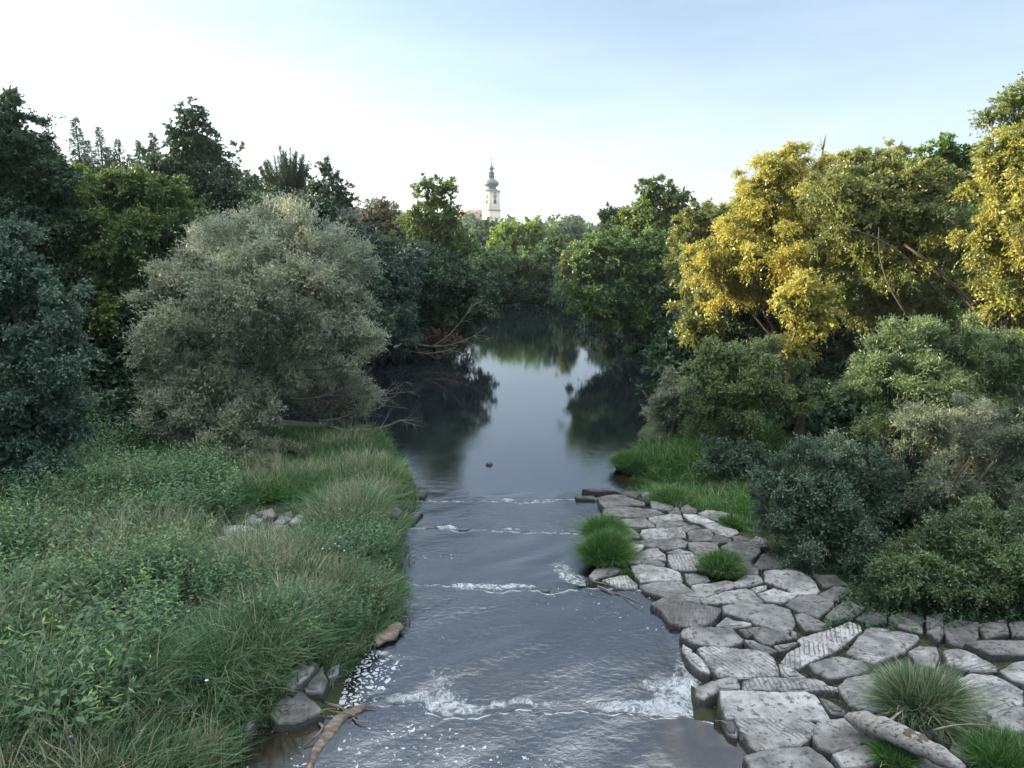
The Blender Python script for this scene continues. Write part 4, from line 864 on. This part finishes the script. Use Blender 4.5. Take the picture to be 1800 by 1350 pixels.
# driftwood
def driftlog():
    g = np.random.default_rng(4); a = GL(1487, 1247, .42); c = GL(1697, 1335, .55); a[2] = .92; c[2] = 1.02
    P = curve(a, c, (0, .04, .05), 26); t = np.linspace(0, 1, 26); rad = .075 + .055 * np.sin(np.pi * t ** .8) + .008 * np.sin(t * 40)
    rad[:3] *= [.35, .7, .9]; rad[-2:] *= [.85, .6]; b = Buf(); tube(b, P, rad, 16)
    v = b.v[0]; n3 = noise(v * 1.0, 9.)[:, None]; b.v[0] = (v + (.014 * n3 * unit(v - P[np.argmin(((v[:, None] - P[None]) ** 2).sum(-1), 1)]))).astype(np.float32)
    o = b.build('driftwood_log', M['wood'], None, a, smooth=True); tag(o, 'bleached driftwood log lying across the slabs at the bottom right', 'log')
    b = Buf(); k = P[9]; tube(b, curve(k, k + (.25, .10, .16), (0, 0, .02), 5), [.03, .022, .016, .012, .006], 6); b.build('branch_stub', M['wood'], o, a, smooth=True)
    b = Buf(); k = P[12:21] + (0, .0, .028); tube(b, k, rad[12:21] * .86 * np.array([.5, .8, .95, 1, .97, 1, .9, .8, .4]), 9); b.build('bark_patch', M['bark'], o, a, smooth=True)
    a = GL(1640, 1284, .6); c = GL(1745, 1277, .7)
    b = Buf(); tube(b, curve(a, c, (0, 0, .05), 8), np.linspace(.014, .006, 8), 5); tag(b.build('stick', M['bark_pale'], None, a), 'thin bare stick behind the bleached driftwood log', 'stick')
driftlog()
def plank(label, pts, z0, z1, thick, name, mt='tanwood', cat='driftwood'):
    q = [G(x, y, z0 + (z1 - z0) * k / (len(pts) - 1)) for k, (x, y, w_) in enumerate(pts)]; q = np.array(q); wd = np.array([p[2] for p in pts])
    n = 24; t = np.linspace(0, 1, n); s = np.linspace(0, 1, len(pts)); C_ = np.stack([np.interp(t, s, q[:, k]) for k in range(3)], 1); Wd = np.interp(t, s, wd)
    d = np.gradient(C_, axis=0); side = unit(np.cross(d, [0, 0, 1])); V = []
    prof = [(-1, -1), (-1.02, -.2), (-.8, .5), (-.3, .9), (.3, .8), (.8, .4), (1.02, -.2), (1, -1)]
    for k in range(n):
        for (u, h) in prof: V.append(C_[k] + side[k] * u * Wd[k] * (1 + .12 * math.sin(k * .55 + u)) + np.array([0, 0, h * thick * (1 + .2 * math.sin(k * .4 + u * 3)) + .008 * math.sin(k * 2.3 + u * 9)]))
    m = len(prof); i = np.arange(n - 1)[:, None] * m; j = np.arange(m)[None]; k2 = (j + 1) % m
    f = np.stack([i + j, i + k2, i + m + k2, i + m + j], -1).reshape(-1, 4); ends = [[0, 1, 2, 3], [0, 3, 4, 7], [4, 5, 6, 7], [(n - 1) * m + 3, (n - 1) * m + 2, (n - 1) * m + 1, (n - 1) * m], [(n - 1) * m + 7, (n - 1) * m + 4, (n - 1) * m + 3, (n - 1) * m], [(n - 1) * m + 7, (n - 1) * m + 6, (n - 1) * m + 5, (n - 1) * m + 4]]
    b = Buf(); b.add(V, np.vstack([f, ends])); return tag(b.build(name, M[mt], None, C_[0]), label, cat)
plank('pale sloping wet board at the water edge below the left bank weeds', [(655, 1128, .12), (680, 1115, .16), (702, 1098, .10)], .5, .52, .05, 'driftwood_board')
plank('tan eroded driftwood trunk dividing the dark pocket from the fast water', [(538, 1365, .03), (556, 1320, .06), (578, 1285, .09), (598, 1262, .08), (640, 1242, .05)], .60, .62, .045, 'driftwood_log')
g = np.random.default_rng(6); b = Buf()
for q in range(22):
    a = G(g.uniform(520, 640), g.uniform(1238, 1262), .62); tube(b, curve(a, a + (g.uniform(-.3, .35), g.uniform(-.15, .15), g.uniform(0, .05)), g.normal(0, .03, 3), 5), np.linspace(.014, .005, 5), 5)
a = G(560, 1272, .62); tube(b, curve(a, G(533, 1312, .62), (.12, .02, .04), 8), np.linspace(.022, .008, 8), 6)
tag(b.build('root_tangle', M['tanwood']), 'tangle of brown roots and sticks caught at the left end of the nearest lip', 'roots')
b = Buf()
for (p, q, r) in (((1050, 1030), (1080, 1048), .02), ((1075, 1042), (1128, 1062), .012), ((1040, 1022), (1110, 1042), .014), ((1085, 1045), (1130, 1075), .006)):
    tube(b, curve(G(*p, .42), G(*q, .42), (0, 0, .03), 6), np.linspace(r, r * .4, 6), 5)
tag(b.build('stick_pile', M['bark_pale']), 'few wet sticks stranded between the big double tussock and the fast water', 'sticks')

# ---------------------------------------------------------------- grass, weeds
def blades(b, P, h, w_, dirx, lean, tint, seg=2):
    k = len(P); g_ = rng; a = dirx; D = np.stack([np.cos(a), np.sin(a), np.zeros(k)], 1); Sd = np.stack([-np.sin(a), np.cos(a), np.zeros(k)], 1)
    sa = g_.uniform(0, 6.28, k); Sd = unit(Sd * .6 + np.stack([np.cos(sa), np.sin(sa), 0 * sa], 1) * .6)
    up3 = np.array([0, 0, 1.]); V = []
    for q in range(seg + 1):
        t = q / seg; c = P + D * (lean * h * t ** 1.8)[:, None] + up3 * (h * (t - .42 * np.clip(lean, 0, 1.3) * t ** 2.4))[:, None]
        ww = w_ * (1 - t ** 1.6 * .92) * .5
        V += [c - Sd * ww[:, None], c + Sd * ww[:, None]]
    V = np.stack(V, 1); nv = 2 * (seg + 1); f = np.array([[2 * q, 2 * q + 1, 2 * q + 3, 2 * q + 2] for q in range(seg)])
    F_ = (np.arange(k) * nv)[:, None, None] + f[None]; b.add(V, F_.reshape(-1, 4), np.repeat(np.clip(tint, 0, 1), nv))
def inside_any(x, y, polys, grow=0):
    r = np.zeros(x.shape, bool)
    for p in polys:
        c = p.mean(0); q = c + (p - c) * (1 + grow); r |= inpoly(x, y, q)
    return r
def scatter(pxpoly, n, pw=1.0, z=.4):
    Pw = np.array([GL(x, y, z)[:2] for x, y in pxpoly]); lo, hi = Pw.min(0), Pw.max(0); X_ = []; tot = 0
    while tot < n:
        k = n * 2; x = rng.uniform(lo[0], hi[0], k); y = rng.uniform(lo[1], hi[1], k); acc = rng.random(k) < (max(lo[1], 6) / np.maximum(y, 6)) ** pw
        ok = inpoly(x, y, Pw) & acc; X_.append(np.stack([x[ok], y[ok]], 1)); tot += ok.sum()
    return np.concatenate(X_)[:n]
def tussock(label, px, py, rad, h, n, name='grass_tussock', mt='grass', straw=.06, seed=1, ell=1.0, wd=.016, group='grass tussocks growing between the slabs', lean=.75, cat='grass tussock'):
    g_ = np.random.default_rng(seed); z = .4
    for _ in range(5): p = G(px, py, z); z = stone_z(p[0], p[1]) - .05
    a = g_.uniform(0, 6.28, n); r = rad * np.sqrt(g_.random(n)) * .6
    P = np.stack([p[0] + r * np.cos(a), p[1] + r * np.sin(a) * ell, np.full(n, z - .05)], 1)
    hh = h * g_.uniform(.5, 1.15, n) * (1 - .25 * r / rad) * (1 + .22 * noise(P * 1.0, 6.0 / rad)); b = Buf()
    ln = lean * (r / rad * 1.3 + .15) * g_.uniform(.3, 1.9, n)
    t = np.clip(g_.normal(.42, .20, n), .02, .78); t = np.where(g_.random(n) < straw, .95, t)
    blades(b, P, hh, np.full(n, wd) * g_.uniform(.7, 1.3, n), a + g_.normal(0, .85, n), ln, t, 3)
    return tag(b.build(name, M[mt], None, (p[0], p[1], z)), label, cat, group)
tussock('lush green tussock at the water edge of the slabs, the nearer of the pair', 1066, 985, .52, .62, 9000, seed=1, straw=.05)
tussock('lush green tussock at the water edge of the slabs, the farther of the pair', 1066, 950, .50, .58, 8000, seed=2, straw=.05)
tussock('small round green tussock in the middle of the slabs', 1268, 1003, .45, .42, 6500, seed=3, straw=.08)
tussock('large shaggy tussock with straw-coloured tips behind the driftwood log', 1612, 1255, .52, .66, 8000, seed=4, straw=.22, mt='drygrass', wd=.014)
tussock('small tussock at the bottom edge in front of the driftwood log', 1575, 1340, .26, .30, 2500, seed=5, straw=.08)
tussock('bright green grass in the bottom right corner', 1770, 1345, .55, .36, 6000, seed=6, straw=.03)
tussock('little green tuft beside the dark tilted slab at the water', 1105, 1010, .17, .16, 1200, seed=7, straw=.02)
tussock('small green tuft at the edge of the dense grey-green bush', 1285, 922, .35, .26, 2500, seed=8, straw=.02)
tussock('bright green cushion of grass at the far corner of the slabs', 1178, 880, .55, .40, 5000, seed=9, straw=.04)
tussock('reedy green grass hanging into the pool at the right bank tip', 1115, 822, .9, .6, 7000, seed=10, straw=.03, wd=.018)

def heightN(xy, polys=None): return height(xy[:, 0], xy[:, 1])
def tufts(B, pxpoly, n, h0, h1, straw, tint, wd, per=26, spread=.10, pw=.8, polys=None, grow=.15, edgeflow=True):
    xy = scatter(pxpoly, n // per, pw); s_ = sdist(xy[:, 0], xy[:, 1]); xy = xy[(s_ > .05) & ~inside_any(xy[:, 0], xy[:, 1], polys if polys is not None else LPOLY, grow)]
    c = len(xy); s_ = sdist(xy[:, 0], xy[:, 1]); zc = heightN(xy); p3 = np.stack([xy[:, 0], xy[:, 1], 0 * zc], 1); n1 = noise(p3, 1.7); n2 = noise(p3 + 9, .8)
    hc = rng.uniform(h0, h1, c) * (1 + .35 * n1) * (.55 + .45 * sm(0, .8, s_)); tcn = rng.normal(tint, .11, c) + .10 * n1; big = rng.uniform(.6, 1.5, c)
    sc_ = rng.random(c) < np.clip(straw * 4 * (1 + 1.5 * n2), 0, .8); wc = rng.uniform(.6, 1.5, c)
    i = np.repeat(np.arange(c), per); k = len(i); a = rng.uniform(0, 6.28, k); r = np.abs(rng.normal(0, 1, k)) * spread * big[i]
    P = np.stack([xy[i, 0] + r * np.cos(a), xy[i, 1] + r * np.sin(a), zc[i] - .04], 1); da = a + rng.normal(0, .6, k)
    if edgeflow: da = np.where((s_[i] < .6) & (rng.random(k) < .5), rng.normal(0.1, .8, k), da)
    st = sc_[i] & (rng.random(k) < .3); t = np.where(st, rng.uniform(.84, 1, k), np.clip(tcn[i] + rng.normal(0, .10, k), 0, .78))
    hh = hc[i] * rng.uniform(.5, 1.1, k) * np.where(st, 1.2, 1)
    blades(B, P, hh, wd * wc[i] * rng.uniform(.7, 1.3, k) * np.where(st, .8, 1), da, rng.uniform(.15, 1.3, k) * np.where(st, .6, 1), t, 3)
# bright grass by the pool, both banks
Gb = Buf(); Gt = Buf()
tufts(Gb, [(1085, 835), (1140, 770), (1230, 740), (1420, 760), (1420, 850), (1340, 925), (1300, 905), (1230, 890), (1150, 865)], 42000, .2, .55, .03, .42, .022, 22, .12, .6, RPOLY, 0, False)
tufts(Gt, [(560, 790), (640, 770), (735, 870), (715, 915), (640, 880), (540, 870), (420, 890), (430, 850)], 26000, .3, .75, .16, .46, .02, 22, .12, .6, LPOLY, .1)
tufts(Gb, [(430, 850), (470, 780), (600, 752), (668, 765), (702, 800), (735, 870), (715, 915), (640, 880), (560, 880), (400, 900), (250, 880), (160, 830), (120, 760), (300, 760)], 90000, .2, .6, .03, .42, .022, 22, .12, .6, LPOLY, .1)
tufts(Gb, [(1850, 1500), (1850, 1080), (2300, 1050), (2500, 1500)], 26000, .2, .5, .04, .42, .016, 22, .12, .3, RPOLY, .05, False)
tag(Gb.build('bank_grass', M['grass']), 'bright green grass on both banks by the still pool', kind='stuff')
# tall mixed grasses on the left bank: one shaggy mound along the water
def tall(pxpoly, n, h0, h1, straw, tint, wd): tufts(Gt, pxpoly, n, h0, h1, straw, tint, wd)
tall([(310, 1180), (330, 1080), (420, 980), (520, 910), (600, 870), (690, 880), (722, 900), (700, 960), (706, 1080), (650, 1130), (600, 1170), (520, 1180), (450, 1250), (350, 1230)], 105000, .32, .74, .16, .42, .019)
tall([(-250, 1400), (-250, 900), (0, 880), (200, 900), (400, 900), (420, 980), (330, 1080), (300, 1200), (430, 1300), (380, 1450)], 130000, .25, .95, .14, .38, .019)
tall([(-300, 1500), (-300, 1300), (200, 1260), (430, 1270), (420, 1500)], 42000, .25, .5, .03, .55, .012)
tall([(640, 870), (715, 870), (738, 930), (705, 960), (650, 930)], 9000, .4, .8, .2, .4, .018)
tufts(Gt, [(-250, 1400), (-250, 900), (0, 880), (300, 880), (420, 960), (330, 1080), (300, 1200), (430, 1300)], 5200, .9, 1.3, .9, .9, .012, 4, .05)
tag(Gt.build('tall_grass', M['drygrass']), 'shaggy tall grass with straw seed heads covering the left bank', kind='stuff')
# herbs: leafy stems
def herb(b, P, h, g_, L, Wd, tint, per=14):
    k = len(P); t = (np.arange(per)[None] + g_.random((k, per))) / per; t = .2 + .8 * t; ln = g_.normal(0, .18, (k, 2))
    Q = P[:, None] + np.concatenate([ln[:, None] * (t * t)[..., None] * h[:, None, None], (t * h[:, None])[..., None]], -1)
    a = g_.uniform(0, 6.28, (k, per)); A = np.stack([np.cos(a), np.sin(a), g_.uniform(-.3, .7, (k, per))], -1)
    N = np.stack([-.3 * np.cos(a), -.3 * np.sin(a), np.ones_like(a)], -1) + g_.normal(0, .3, (k, per, 3)); s = (1.1 - .5 * t) * g_.uniform(.7, 1.3, (k, per))
    T_ = tint[:, None] + .18 * (t - .5) + g_.normal(0, .08, (k, per)); n = k * per
    leaves(b, Q.reshape(n, 3), A.reshape(n, 3), N.reshape(n, 3), (L * s).ravel(), (Wd * s).ravel(), T_.ravel())
Hb = Buf()
xy = scatter([(-250, 1400), (-250, 900), (0, 870), (100, 800), (300, 820), (420, 900), (420, 980), (330, 1080), (290, 1200), (200, 1350)], 17000, .7)
xy = xy[~inside_any(xy[:, 0], xy[:, 1], LPOLY, .1)]; z = heightN(xy); k = len(xy); p3 = np.stack([xy[:, 0], xy[:, 1], 0 * z], 1)
n1 = noise(p3, 1.3); keep = rng.random(k) < np.clip(.55 + .8 * n1, .06, 1); xy, z, n1 = xy[keep], z[keep], n1[keep]; k = len(xy)
herb(Hb, np.stack([xy[:, 0], xy[:, 1], z], 1), rng.uniform(.35, .95, k) * (1 + .45 * n1), rng, .11, .05, rng.normal(.40, .13, k) + .12 * n1)
xy = scatter([(420, 980), (520, 910), (640, 880), (700, 920), (690, 1050), (560, 1150), (380, 1150), (330, 1080)], 4500, .5); xy = xy[~inside_any(xy[:, 0], xy[:, 1], LPOLY, .1)]; z = heightN(xy); k = len(xy); n1 = noise(np.stack([xy[:, 0], xy[:, 1], z], 1), 1.9)
keep = rng.random(k) < np.clip(.5 + .9 * n1, .05, 1); xy, z = xy[keep], z[keep]; k = len(xy)
herb(Hb, np.stack([xy[:, 0], xy[:, 1], z], 1), rng.uniform(.4, .9, k), rng, .09, .035, rng.normal(.42, .13, k))
xy = scatter([(-250, 1400), (-250, 900), (0, 870), (300, 880), (400, 930), (330, 1080), (290, 1200), (200, 1350)], 1700, .7); xy = xy[~inside_any(xy[:, 0], xy[:, 1], LPOLY, .1)]; z = heightN(xy); k = len(xy)
herb(Hb, np.stack([xy[:, 0], xy[:, 1], z], 1), rng.uniform(.5, 1.2, k), rng, .18, .032, rng.normal(.50, .16, k), 11)
xy = scatter([(-250, 1400), (-250, 950), (0, 900), (300, 900), (330, 1080), (290, 1200), (200, 1350)], 900, .7); xy = xy[~inside_any(xy[:, 0], xy[:, 1], LPOLY, .1)]; z = heightN(xy); k = len(xy)
herb(Hb, np.stack([xy[:, 0], xy[:, 1], z], 1), rng.uniform(.5, 1.0, k), rng, .15, .085, rng.normal(.46, .16, k), 9)
xy = scatter([(1440, 1080), (1600, 1100), (1850, 1090), (1850, 1000), (1500, 1000)], 500, .5); z = heightN(xy); k = len(xy)
herb(Hb, np.stack([xy[:, 0], xy[:, 1], z], 1), rng.uniform(.2, .4, k), rng, .06, .03, rng.normal(.3, .1, k))
tag(Hb.build('weeds', M['weed']), 'dense leafy weeds mixed into the left bank grass', kind='stuff')
# single plants that stand out by their yellow-green leaves
def plant(label, px, py, h, n, seed, tint=.93, name='leafy_plant', r=.16):
    g_ = np.random.default_rng(seed); p = GL(px, py, .6); zz = float(height(np.array([p[0]]), np.array([p[1]]))[0]); P = np.stack([p[0] + g_.normal(0, r, n), p[1] + g_.normal(0, r, n), np.full(n, zz)], 1)
    e = empty(name, (p[0], p[1], zz), label, 'plant', 'yellow-green plants standing out of the left bank weeds'); b = Buf(); hh = h * g_.uniform(.75, 1.05, n)
    for q in range(n): tube(b, curve(P[q], P[q] + (g_.normal(0, .05), g_.normal(0, .05), hh[q]), (0, 0, 0), 4), [.006, .005, .004, .003], 4)
    b.build('stem', M['weed'], e, (p[0], p[1], zz)); c = Buf(); herb(c, P, hh, g_, .10, .045, np.full(n, tint) + g_.normal(0, .05, n), 22); c.build('leaves', M['weed'], e, (p[0], p[1], zz))
plant('bright yellow-green plant in the middle of the left bank weeds', 250, 1085, 1.05, 5, 1)
plant('yellow-leaved plant at the left edge of the photo among the weeds', 18, 985, 1.1, 6, 2, .97)
plant('low yellow-flecked plant near the bottom left', 100, 1185, .85, 5, 3, .95)
plant('pale yellow plant just below the brown-green bush', 200, 860, .95, 4, 4, .9)
plant('tall yellowing plant beside the middle of the weeds', 195, 1020, 1.0, 6, 5, .8, r=.25)
plant('yellow-tinted plant left of the stones gap in the weeds', 305, 990, .95, 6, 6, .85, r=.25)
Fl = Buf(); g_ = np.random.default_rng(8); F2 = Buf()
for q in range(34):
    p = GL(*((g_.uniform(0, 380), g_.uniform(930, 1300)) if q < 24 else (g_.uniform(560, 640), g_.uniform(940, 980))), .95); n = 5
    A = np.stack([np.cos(np.arange(n) * 1.256), np.sin(np.arange(n) * 1.256), np.full(n, .2)], 1)
    leaves(Fl if q % 3 else F2, p + np.zeros((n, 3)), A, np.array([0, 0, 1.]) + np.zeros((n, 3)), np.full(n, .028), np.full(n, .018), np.full(n, .5))
tag(Fl.build('white_wildflowers', M['white_petal']), 'tiny white flowers dotted over the left bank weeds', kind='stuff')
tag(F2.build('violet_wildflowers', M['violet']), 'tiny violet flowers dotted over the left bank weeds', kind='stuff')
# debris and pebbles in the joints between slabs
g_ = np.random.default_rng(12); Db = Buf()
xy = scatter([(1040, 880), (1150, 860), (1300, 900), (1500, 1050), (1850, 1110), (1850, 1400), (1320, 1400), (1230, 1250), (1150, 1080), (1040, 1000)], 9000, .3)
xy = xy[sdist(xy[:, 0], xy[:, 1]) > .1]; z = heightN(xy); k = len(xy)
P = np.stack([xy[:, 0], xy[:, 1], z + .02], 1); leaves(Db, P, g_.normal(size=(k, 3)) * (1, 1, .3), np.array([0, 0, 1.]) + g_.normal(0, .4, (k, 3)), g_.uniform(.02, .07, k), g_.uniform(.015, .04, k), g_.uniform(.2, .8, k))
tag(Db.build('leaf_litter', M['brown']), 'dead leaves and dirt in the joints between the slabs', kind='stuff')

# ---------------------------------------------------------------- church and houses
M['plaster'] = noisem('cream_plaster', [(.60, .55, .40), (.68, .63, .47)], .5, .9, .15, .02)
M['trim'] = noisem('stone_trim', [(.35, .36, .33), (.42, .42, .38)], 1, .8, 0)
M['copper'] = noisem('weathered_copper', [(.075, .10, .11), (.11, .15, .155)], .6, .55, .1, .03, spec=.5)
M['lantern'] = noisem('brown_lantern', [(.09, .07, .075), (.12, .10, .10)], 1, .7, 0)
M['tile'] = noisem('red_roof_tile', [(.22, .14, .11), (.30, .21, .17)], 1.5, .8, .3, .05)
M['greytile'] = noisem('grey_roof_tile', [(.10, .11, .12), (.17, .18, .19)], 1.5, .7, .2, .05)
M['whitewall'] = noisem('white_wall', [(.62, .60, .56), (.72, .70, .66)], .7, .9, 0)
M['pane'] = noisem('dark_opening', [(.02, .02, .025), (.03, .03, .035)], 2, .4, 0)
M['dial'] = noisem('clock_dial', [(.30, .33, .38), (.36, .39, .44)], 2, .6, 0)
CY = 400.0; kk = depth(W(864, 340, CY)) / F
cx = W(864, 340, CY)[0]; zq = lambda y: float(W(864, y, CY)[2]); gz = float(height(np.array([cx]), np.array([CY]))[0])
ch = empty('church', (cx, CY, gz), 'cream church tower with dark onion dome rising over the trees in the centre', 'church')
ROT = R(37); s = 6.6; loc = (cx, CY, gz)
def cb(name, m, parts, parent=ch):
    b = Buf(); parts(b); return b.build(name, M[m], parent, loc if parent is ch else loc)
zb, ze = gz - 1, zq(336)
# tower: front-right face normal = -Y turned by 37 deg towards +X
cR = np.array([math.sin(ROT), -math.cos(ROT), 0]); cL = np.array([-math.cos(ROT), -math.sin(ROT), 0]); ctr = np.array([cx, CY, 0])
tw = cb('tower', 'plaster', lambda b: (box(b, cx, CY, (zb + ze) / 2, s, s, ze - zb, ROT), box(b, cx, CY, zb + (zq(371) - zb) / 2, s + .5, s + .5, zq(371) - zb, ROT), box(b, cx, CY, zb + (zq(385) - zb) / 2, s + 1.0, s + 1.0, zq(385) - zb, ROT)))
cb('string_course', 'trim', lambda b: box(b, cx, CY, zq(369.3), s + .9, s + .9, .7, ROT))
cb('eaves_cornice', 'trim', lambda b: box(b, cx, CY, ze + .1, s + .8, s + .8, .5, ROT))
for nrm in (cR, cL):
    sd_ = np.cross([0, 0, 1], nrm)
    def face(y0, y1, hw, off, arch=False):
        def f(b):
            c = ctr + nrm * (s / 2 + off); z0, z1 = zq(y0), zq(y1); o = []
            pr = [(-hw, z0), (hw, z0), (hw, z1 - hw * .8)] + ([(hw * .7, z1 - hw * .25), (0, z1), (-hw * .7, z1 - hw * .25)] if arch else [(hw, z1), (-hw, z1)]) + [(-hw, z1 - hw * .8)]
            n = len(pr)
            for d_ in (0, -.3): o += [c + sd_ * a + np.array([0, 0, zz]) + nrm * d_ for a, zz in pr]
            o += [c + np.array([0, 0, (z0 + z1) / 2])]
            b.add(o, [[q, (q + 1) % n, 2 * n, 2 * n] for q in range(n)] + [[q, q + n, (q + 1) % n + n, (q + 1) % n] for q in range(n)])
        return f
    cb('window_surround', 'trim', face(358.4, 349.8, .95, .10, True)); wn = cb('window', 'pane', face(358, 350.6, .68, .14, True))
    cb('small_window', 'pane', face(341, 338.6, .35, .12))
    def dial(b, nrm=nrm, sd_=sd_, r=1.15, off=.2):
        c = ctr + nrm * (s / 2 + off) + np.array([0, 0, zq(345.5)]); v = [c + sd_ * r * math.cos(a) + np.array([0, 0, r * math.sin(a)]) for a in np.linspace(0, 6.283, 20, endpoint=False)]
        v += [p - nrm * .25 for p in v] + [c]; b.add(v, [[q, (q + 1) % 20, 40, 40] for q in range(20)] + [[q, q + 20, (q + 1) % 20 + 20, (q + 1) % 20] for q in range(20)])
    ck = cb('clock', 'dial', dial)
    def hands(b, nrm=nrm, sd_=sd_):
        c = ctr + nrm * (s / 2 + .28) + np.array([0, 0, zq(345.5)])
        tube(b, [c, c + sd_ * .3 + np.array([0, 0, .8])], [.07, .05], 4); tube(b, [c, c - sd_ * .1 - np.array([0, 0, .6])], [.07, .05], 4)
    bb = Buf(); hands(bb); o = bb.build('clock_hands', M['pane'], ck, loc)
pr = lambda l: [(r * kk, zq(y)) for r, y in l]
cb('onion_dome', 'copper', lambda b: lathe(b, (cx, CY), pr([(14.6, 336.3), (13.2, 334.5), (10, 332.5), (8.2, 330.5), (8.0, 329), (9.5, 328), (12, 326.5), (13.2, 324.5), (13.4, 322.5), (12.6, 320), (10.6, 317.8), (8, 316), (6, 314.6), (5.4, 313.5), (0, 313.4)]), 8, R(37 + 22.5)))
cb('lantern', 'lantern', lambda b: lathe(b, (cx, CY), pr([(4.7, 314.6), (4.7, 304.2), (5.6, 303.4), (4.8, 302), (0, 302)]), 8, R(37 + 22.5)))
def lw(b):
    for q in range(8):
        a = R(37) + q * math.pi / 4; d = np.array([math.cos(a), math.sin(a), 0]); c = ctr + d * (4.45 * kk); box(b, c[0], c[1], zq(308.8), .12, .62, (zq(305.5) - zq(312)), a)
cb('lantern_opening', 'pane', lw)
cb('small_onion', 'copper', lambda b: lathe(b, (cx, CY), pr([(3.0, 302.4), (2.4, 300.5), (2.6, 299.4), (4.2, 298), (4.8, 296), (4.2, 294), (2.6, 292.4), (1.5, 291), (1.0, 289), (.55, 284), (.3, 281), (0, 280.9)]), 8, R(37 + 22.5)))
def crs(b):
    c = np.array([cx, CY, 0]); tube(b, [c + (0, 0, zq(281.5)), c + (0, 0, zq(274))], [.1, .08], 5); tube(b, [c + (-.55, 0, zq(276)), c + (.55, 0, zq(276))], [.08, .08], 5); lathe(b, (cx, CY), [(0, zq(280) - .4), (.4, zq(280)), (0, zq(280) + .4)], 8)
cb('cross', 'lantern', crs)
def gable(b, c, L_, Wd, h, rh, rz, over=.4):
    """returns wall / roof buffers"""
    bw, br = b; cs, sn = math.cos(rz), math.sin(rz)
    def tr(p): return [c[0] + p[0] * cs - p[1] * sn, c[1] + p[0] * sn + p[1] * cs, c[2] + p[2]]
    a, w2 = L_ / 2, Wd / 2
    v = [(-a, -w2, -2), (a, -w2, -2), (a, w2, -2), (-a, w2, -2), (-a, -w2, h), (a, -w2, h), (a, w2, h), (-a, w2, h), (-a, 0, h + rh), (a, 0, h + rh)]
    bw.add([tr(p) for p in v], [[0, 1, 5, 4], [2, 3, 7, 6], [1, 2, 6, 5], [3, 0, 4, 7], [5, 6, 9, 9], [7, 4, 8, 8]])
    a2, w3, dz = a + over, w2 + over, -rh * over / w2 + .06
    v = []
    for t in (0, .25): v += [(-a2, -w3, h + dz + t), (a2, -w3, h + dz + t), (a2, 0, h + rh + .06 + t), (-a2, 0, h + rh + .06 + t), (a2, w3, h + dz + t), (-a2, w3, h + dz + t)]
    br.add([tr(p) for p in v], [[0, 3, 2, 1], [3, 5, 4, 2], [6, 7, 8, 9], [9, 8, 10, 11], [0, 1, 7, 6], [5, 11, 10, 4], [1, 2, 8, 7], [2, 4, 10, 8], [3, 0, 6, 9], [5, 3, 9, 11]])
nc = W(846, 385, CY + 6); nb = (Buf(), Buf()); gable(nb, (nc[0] - 4, CY + 7, zq(392)), 16, 9, 2.0, 5.2, R(-53 + 37), .5)
nb[0].build('nave_wall', M['plaster'], ch, loc); nb[1].build('nave_roof', M['tile'], ch, loc)
def house(label, px, py, Y, L_, Wd, h, rh, rz, wall, roof, grp='houses beside the church and on the far slope', chim=True):
    p = W(px, py, Y); c = (p[0], p[1], p[2] - h - rh); gz = float(height(np.array([p[0]]), np.array([Y]))[0]); e = empty('house', (p[0], p[1], c[2]), label, 'house', grp); B = (Buf(), Buf()); gable(B, c, L_, Wd, h, rh, rz)
    L0 = (p[0], p[1], c[2]); box(B[0], c[0], c[1], (gz + c[2]) / 2 - 1, L_ - .1, Wd - .1, max(c[2] - gz, 0) + 2, rz)
    B[0].build('wall', M[wall], e, L0); ro = B[1].build('roof', M[roof], e, L0)
    if chim: b = Buf(); box(b, c[0] + L_ * .2 * math.cos(rz), c[1] + L_ * .2 * math.sin(rz), c[2] + h + rh + .2, .8, .8, 1.6, rz); b.build('chimney', M['tile'], ro, L0)
    for q in (-1, 0, 1):
        for fl in range(2 if h > 4 else 1):
            x = q * L_ * .3; y = -Wd / 2; cs, sn = math.cos(rz), math.sin(rz); b = Buf(); box(b, c[0] + x * cs - y * sn, c[1] + x * sn + y * cs, c[2] + h * (.55 if h <= 4 else .28 + .46 * fl), 1.1, .2, 1.4, rz); b.build('window', M['pane'], e, L0)
house('red tiled roof just left of the church behind the far dark tree', 834, 394, 340, 14, 9, 4, 4, R(-12), 'whitewall', 'tile')
house('low red roofed building right of the church tower foot', 884, 396, 380, 12, 8, 4, 3.5, R(15), 'whitewall', 'tile', chim=False)
house('white gabled house on the left skyline beside the sparse brown tree', 634, 377, 300, 9, 7, 5, 3.6, R(75), 'whitewall', 'greytile')
house('white house with pale gable next to the other white house, nearer the sparse tree', 648, 377, 315, 10, 7, 5, 3.4, R(20), 'whitewall', 'greytile')
house('brownish low roof far right of the church over the treetops', 978, 394, 360, 13, 8, 3.5, 3.5, R(10), 'whitewall', 'tile')

# ---------------------------------------------------------------- the evening air
hz = bpy.data.materials.new('haze'); hz.use_nodes = True; t = hz.node_tree; t.nodes.remove(t.nodes['Principled BSDF'])
pv = t.nodes.new('ShaderNodeVolumePrincipled'); pv.inputs['Color'].default_value = (.86, .90, .95, 1); pv.inputs['Density'].default_value = .00022; pv.inputs['Anisotropy'].default_value = .3
nlink(t, pv.outputs[0], t.nodes['Material Output'].inputs['Volume'])
b = Buf(); box(b, 0, 3300, 50, 8400, 7800, 340); tag(b.build('haze', hz), 'thin pale evening haze in the air', kind='stuff')
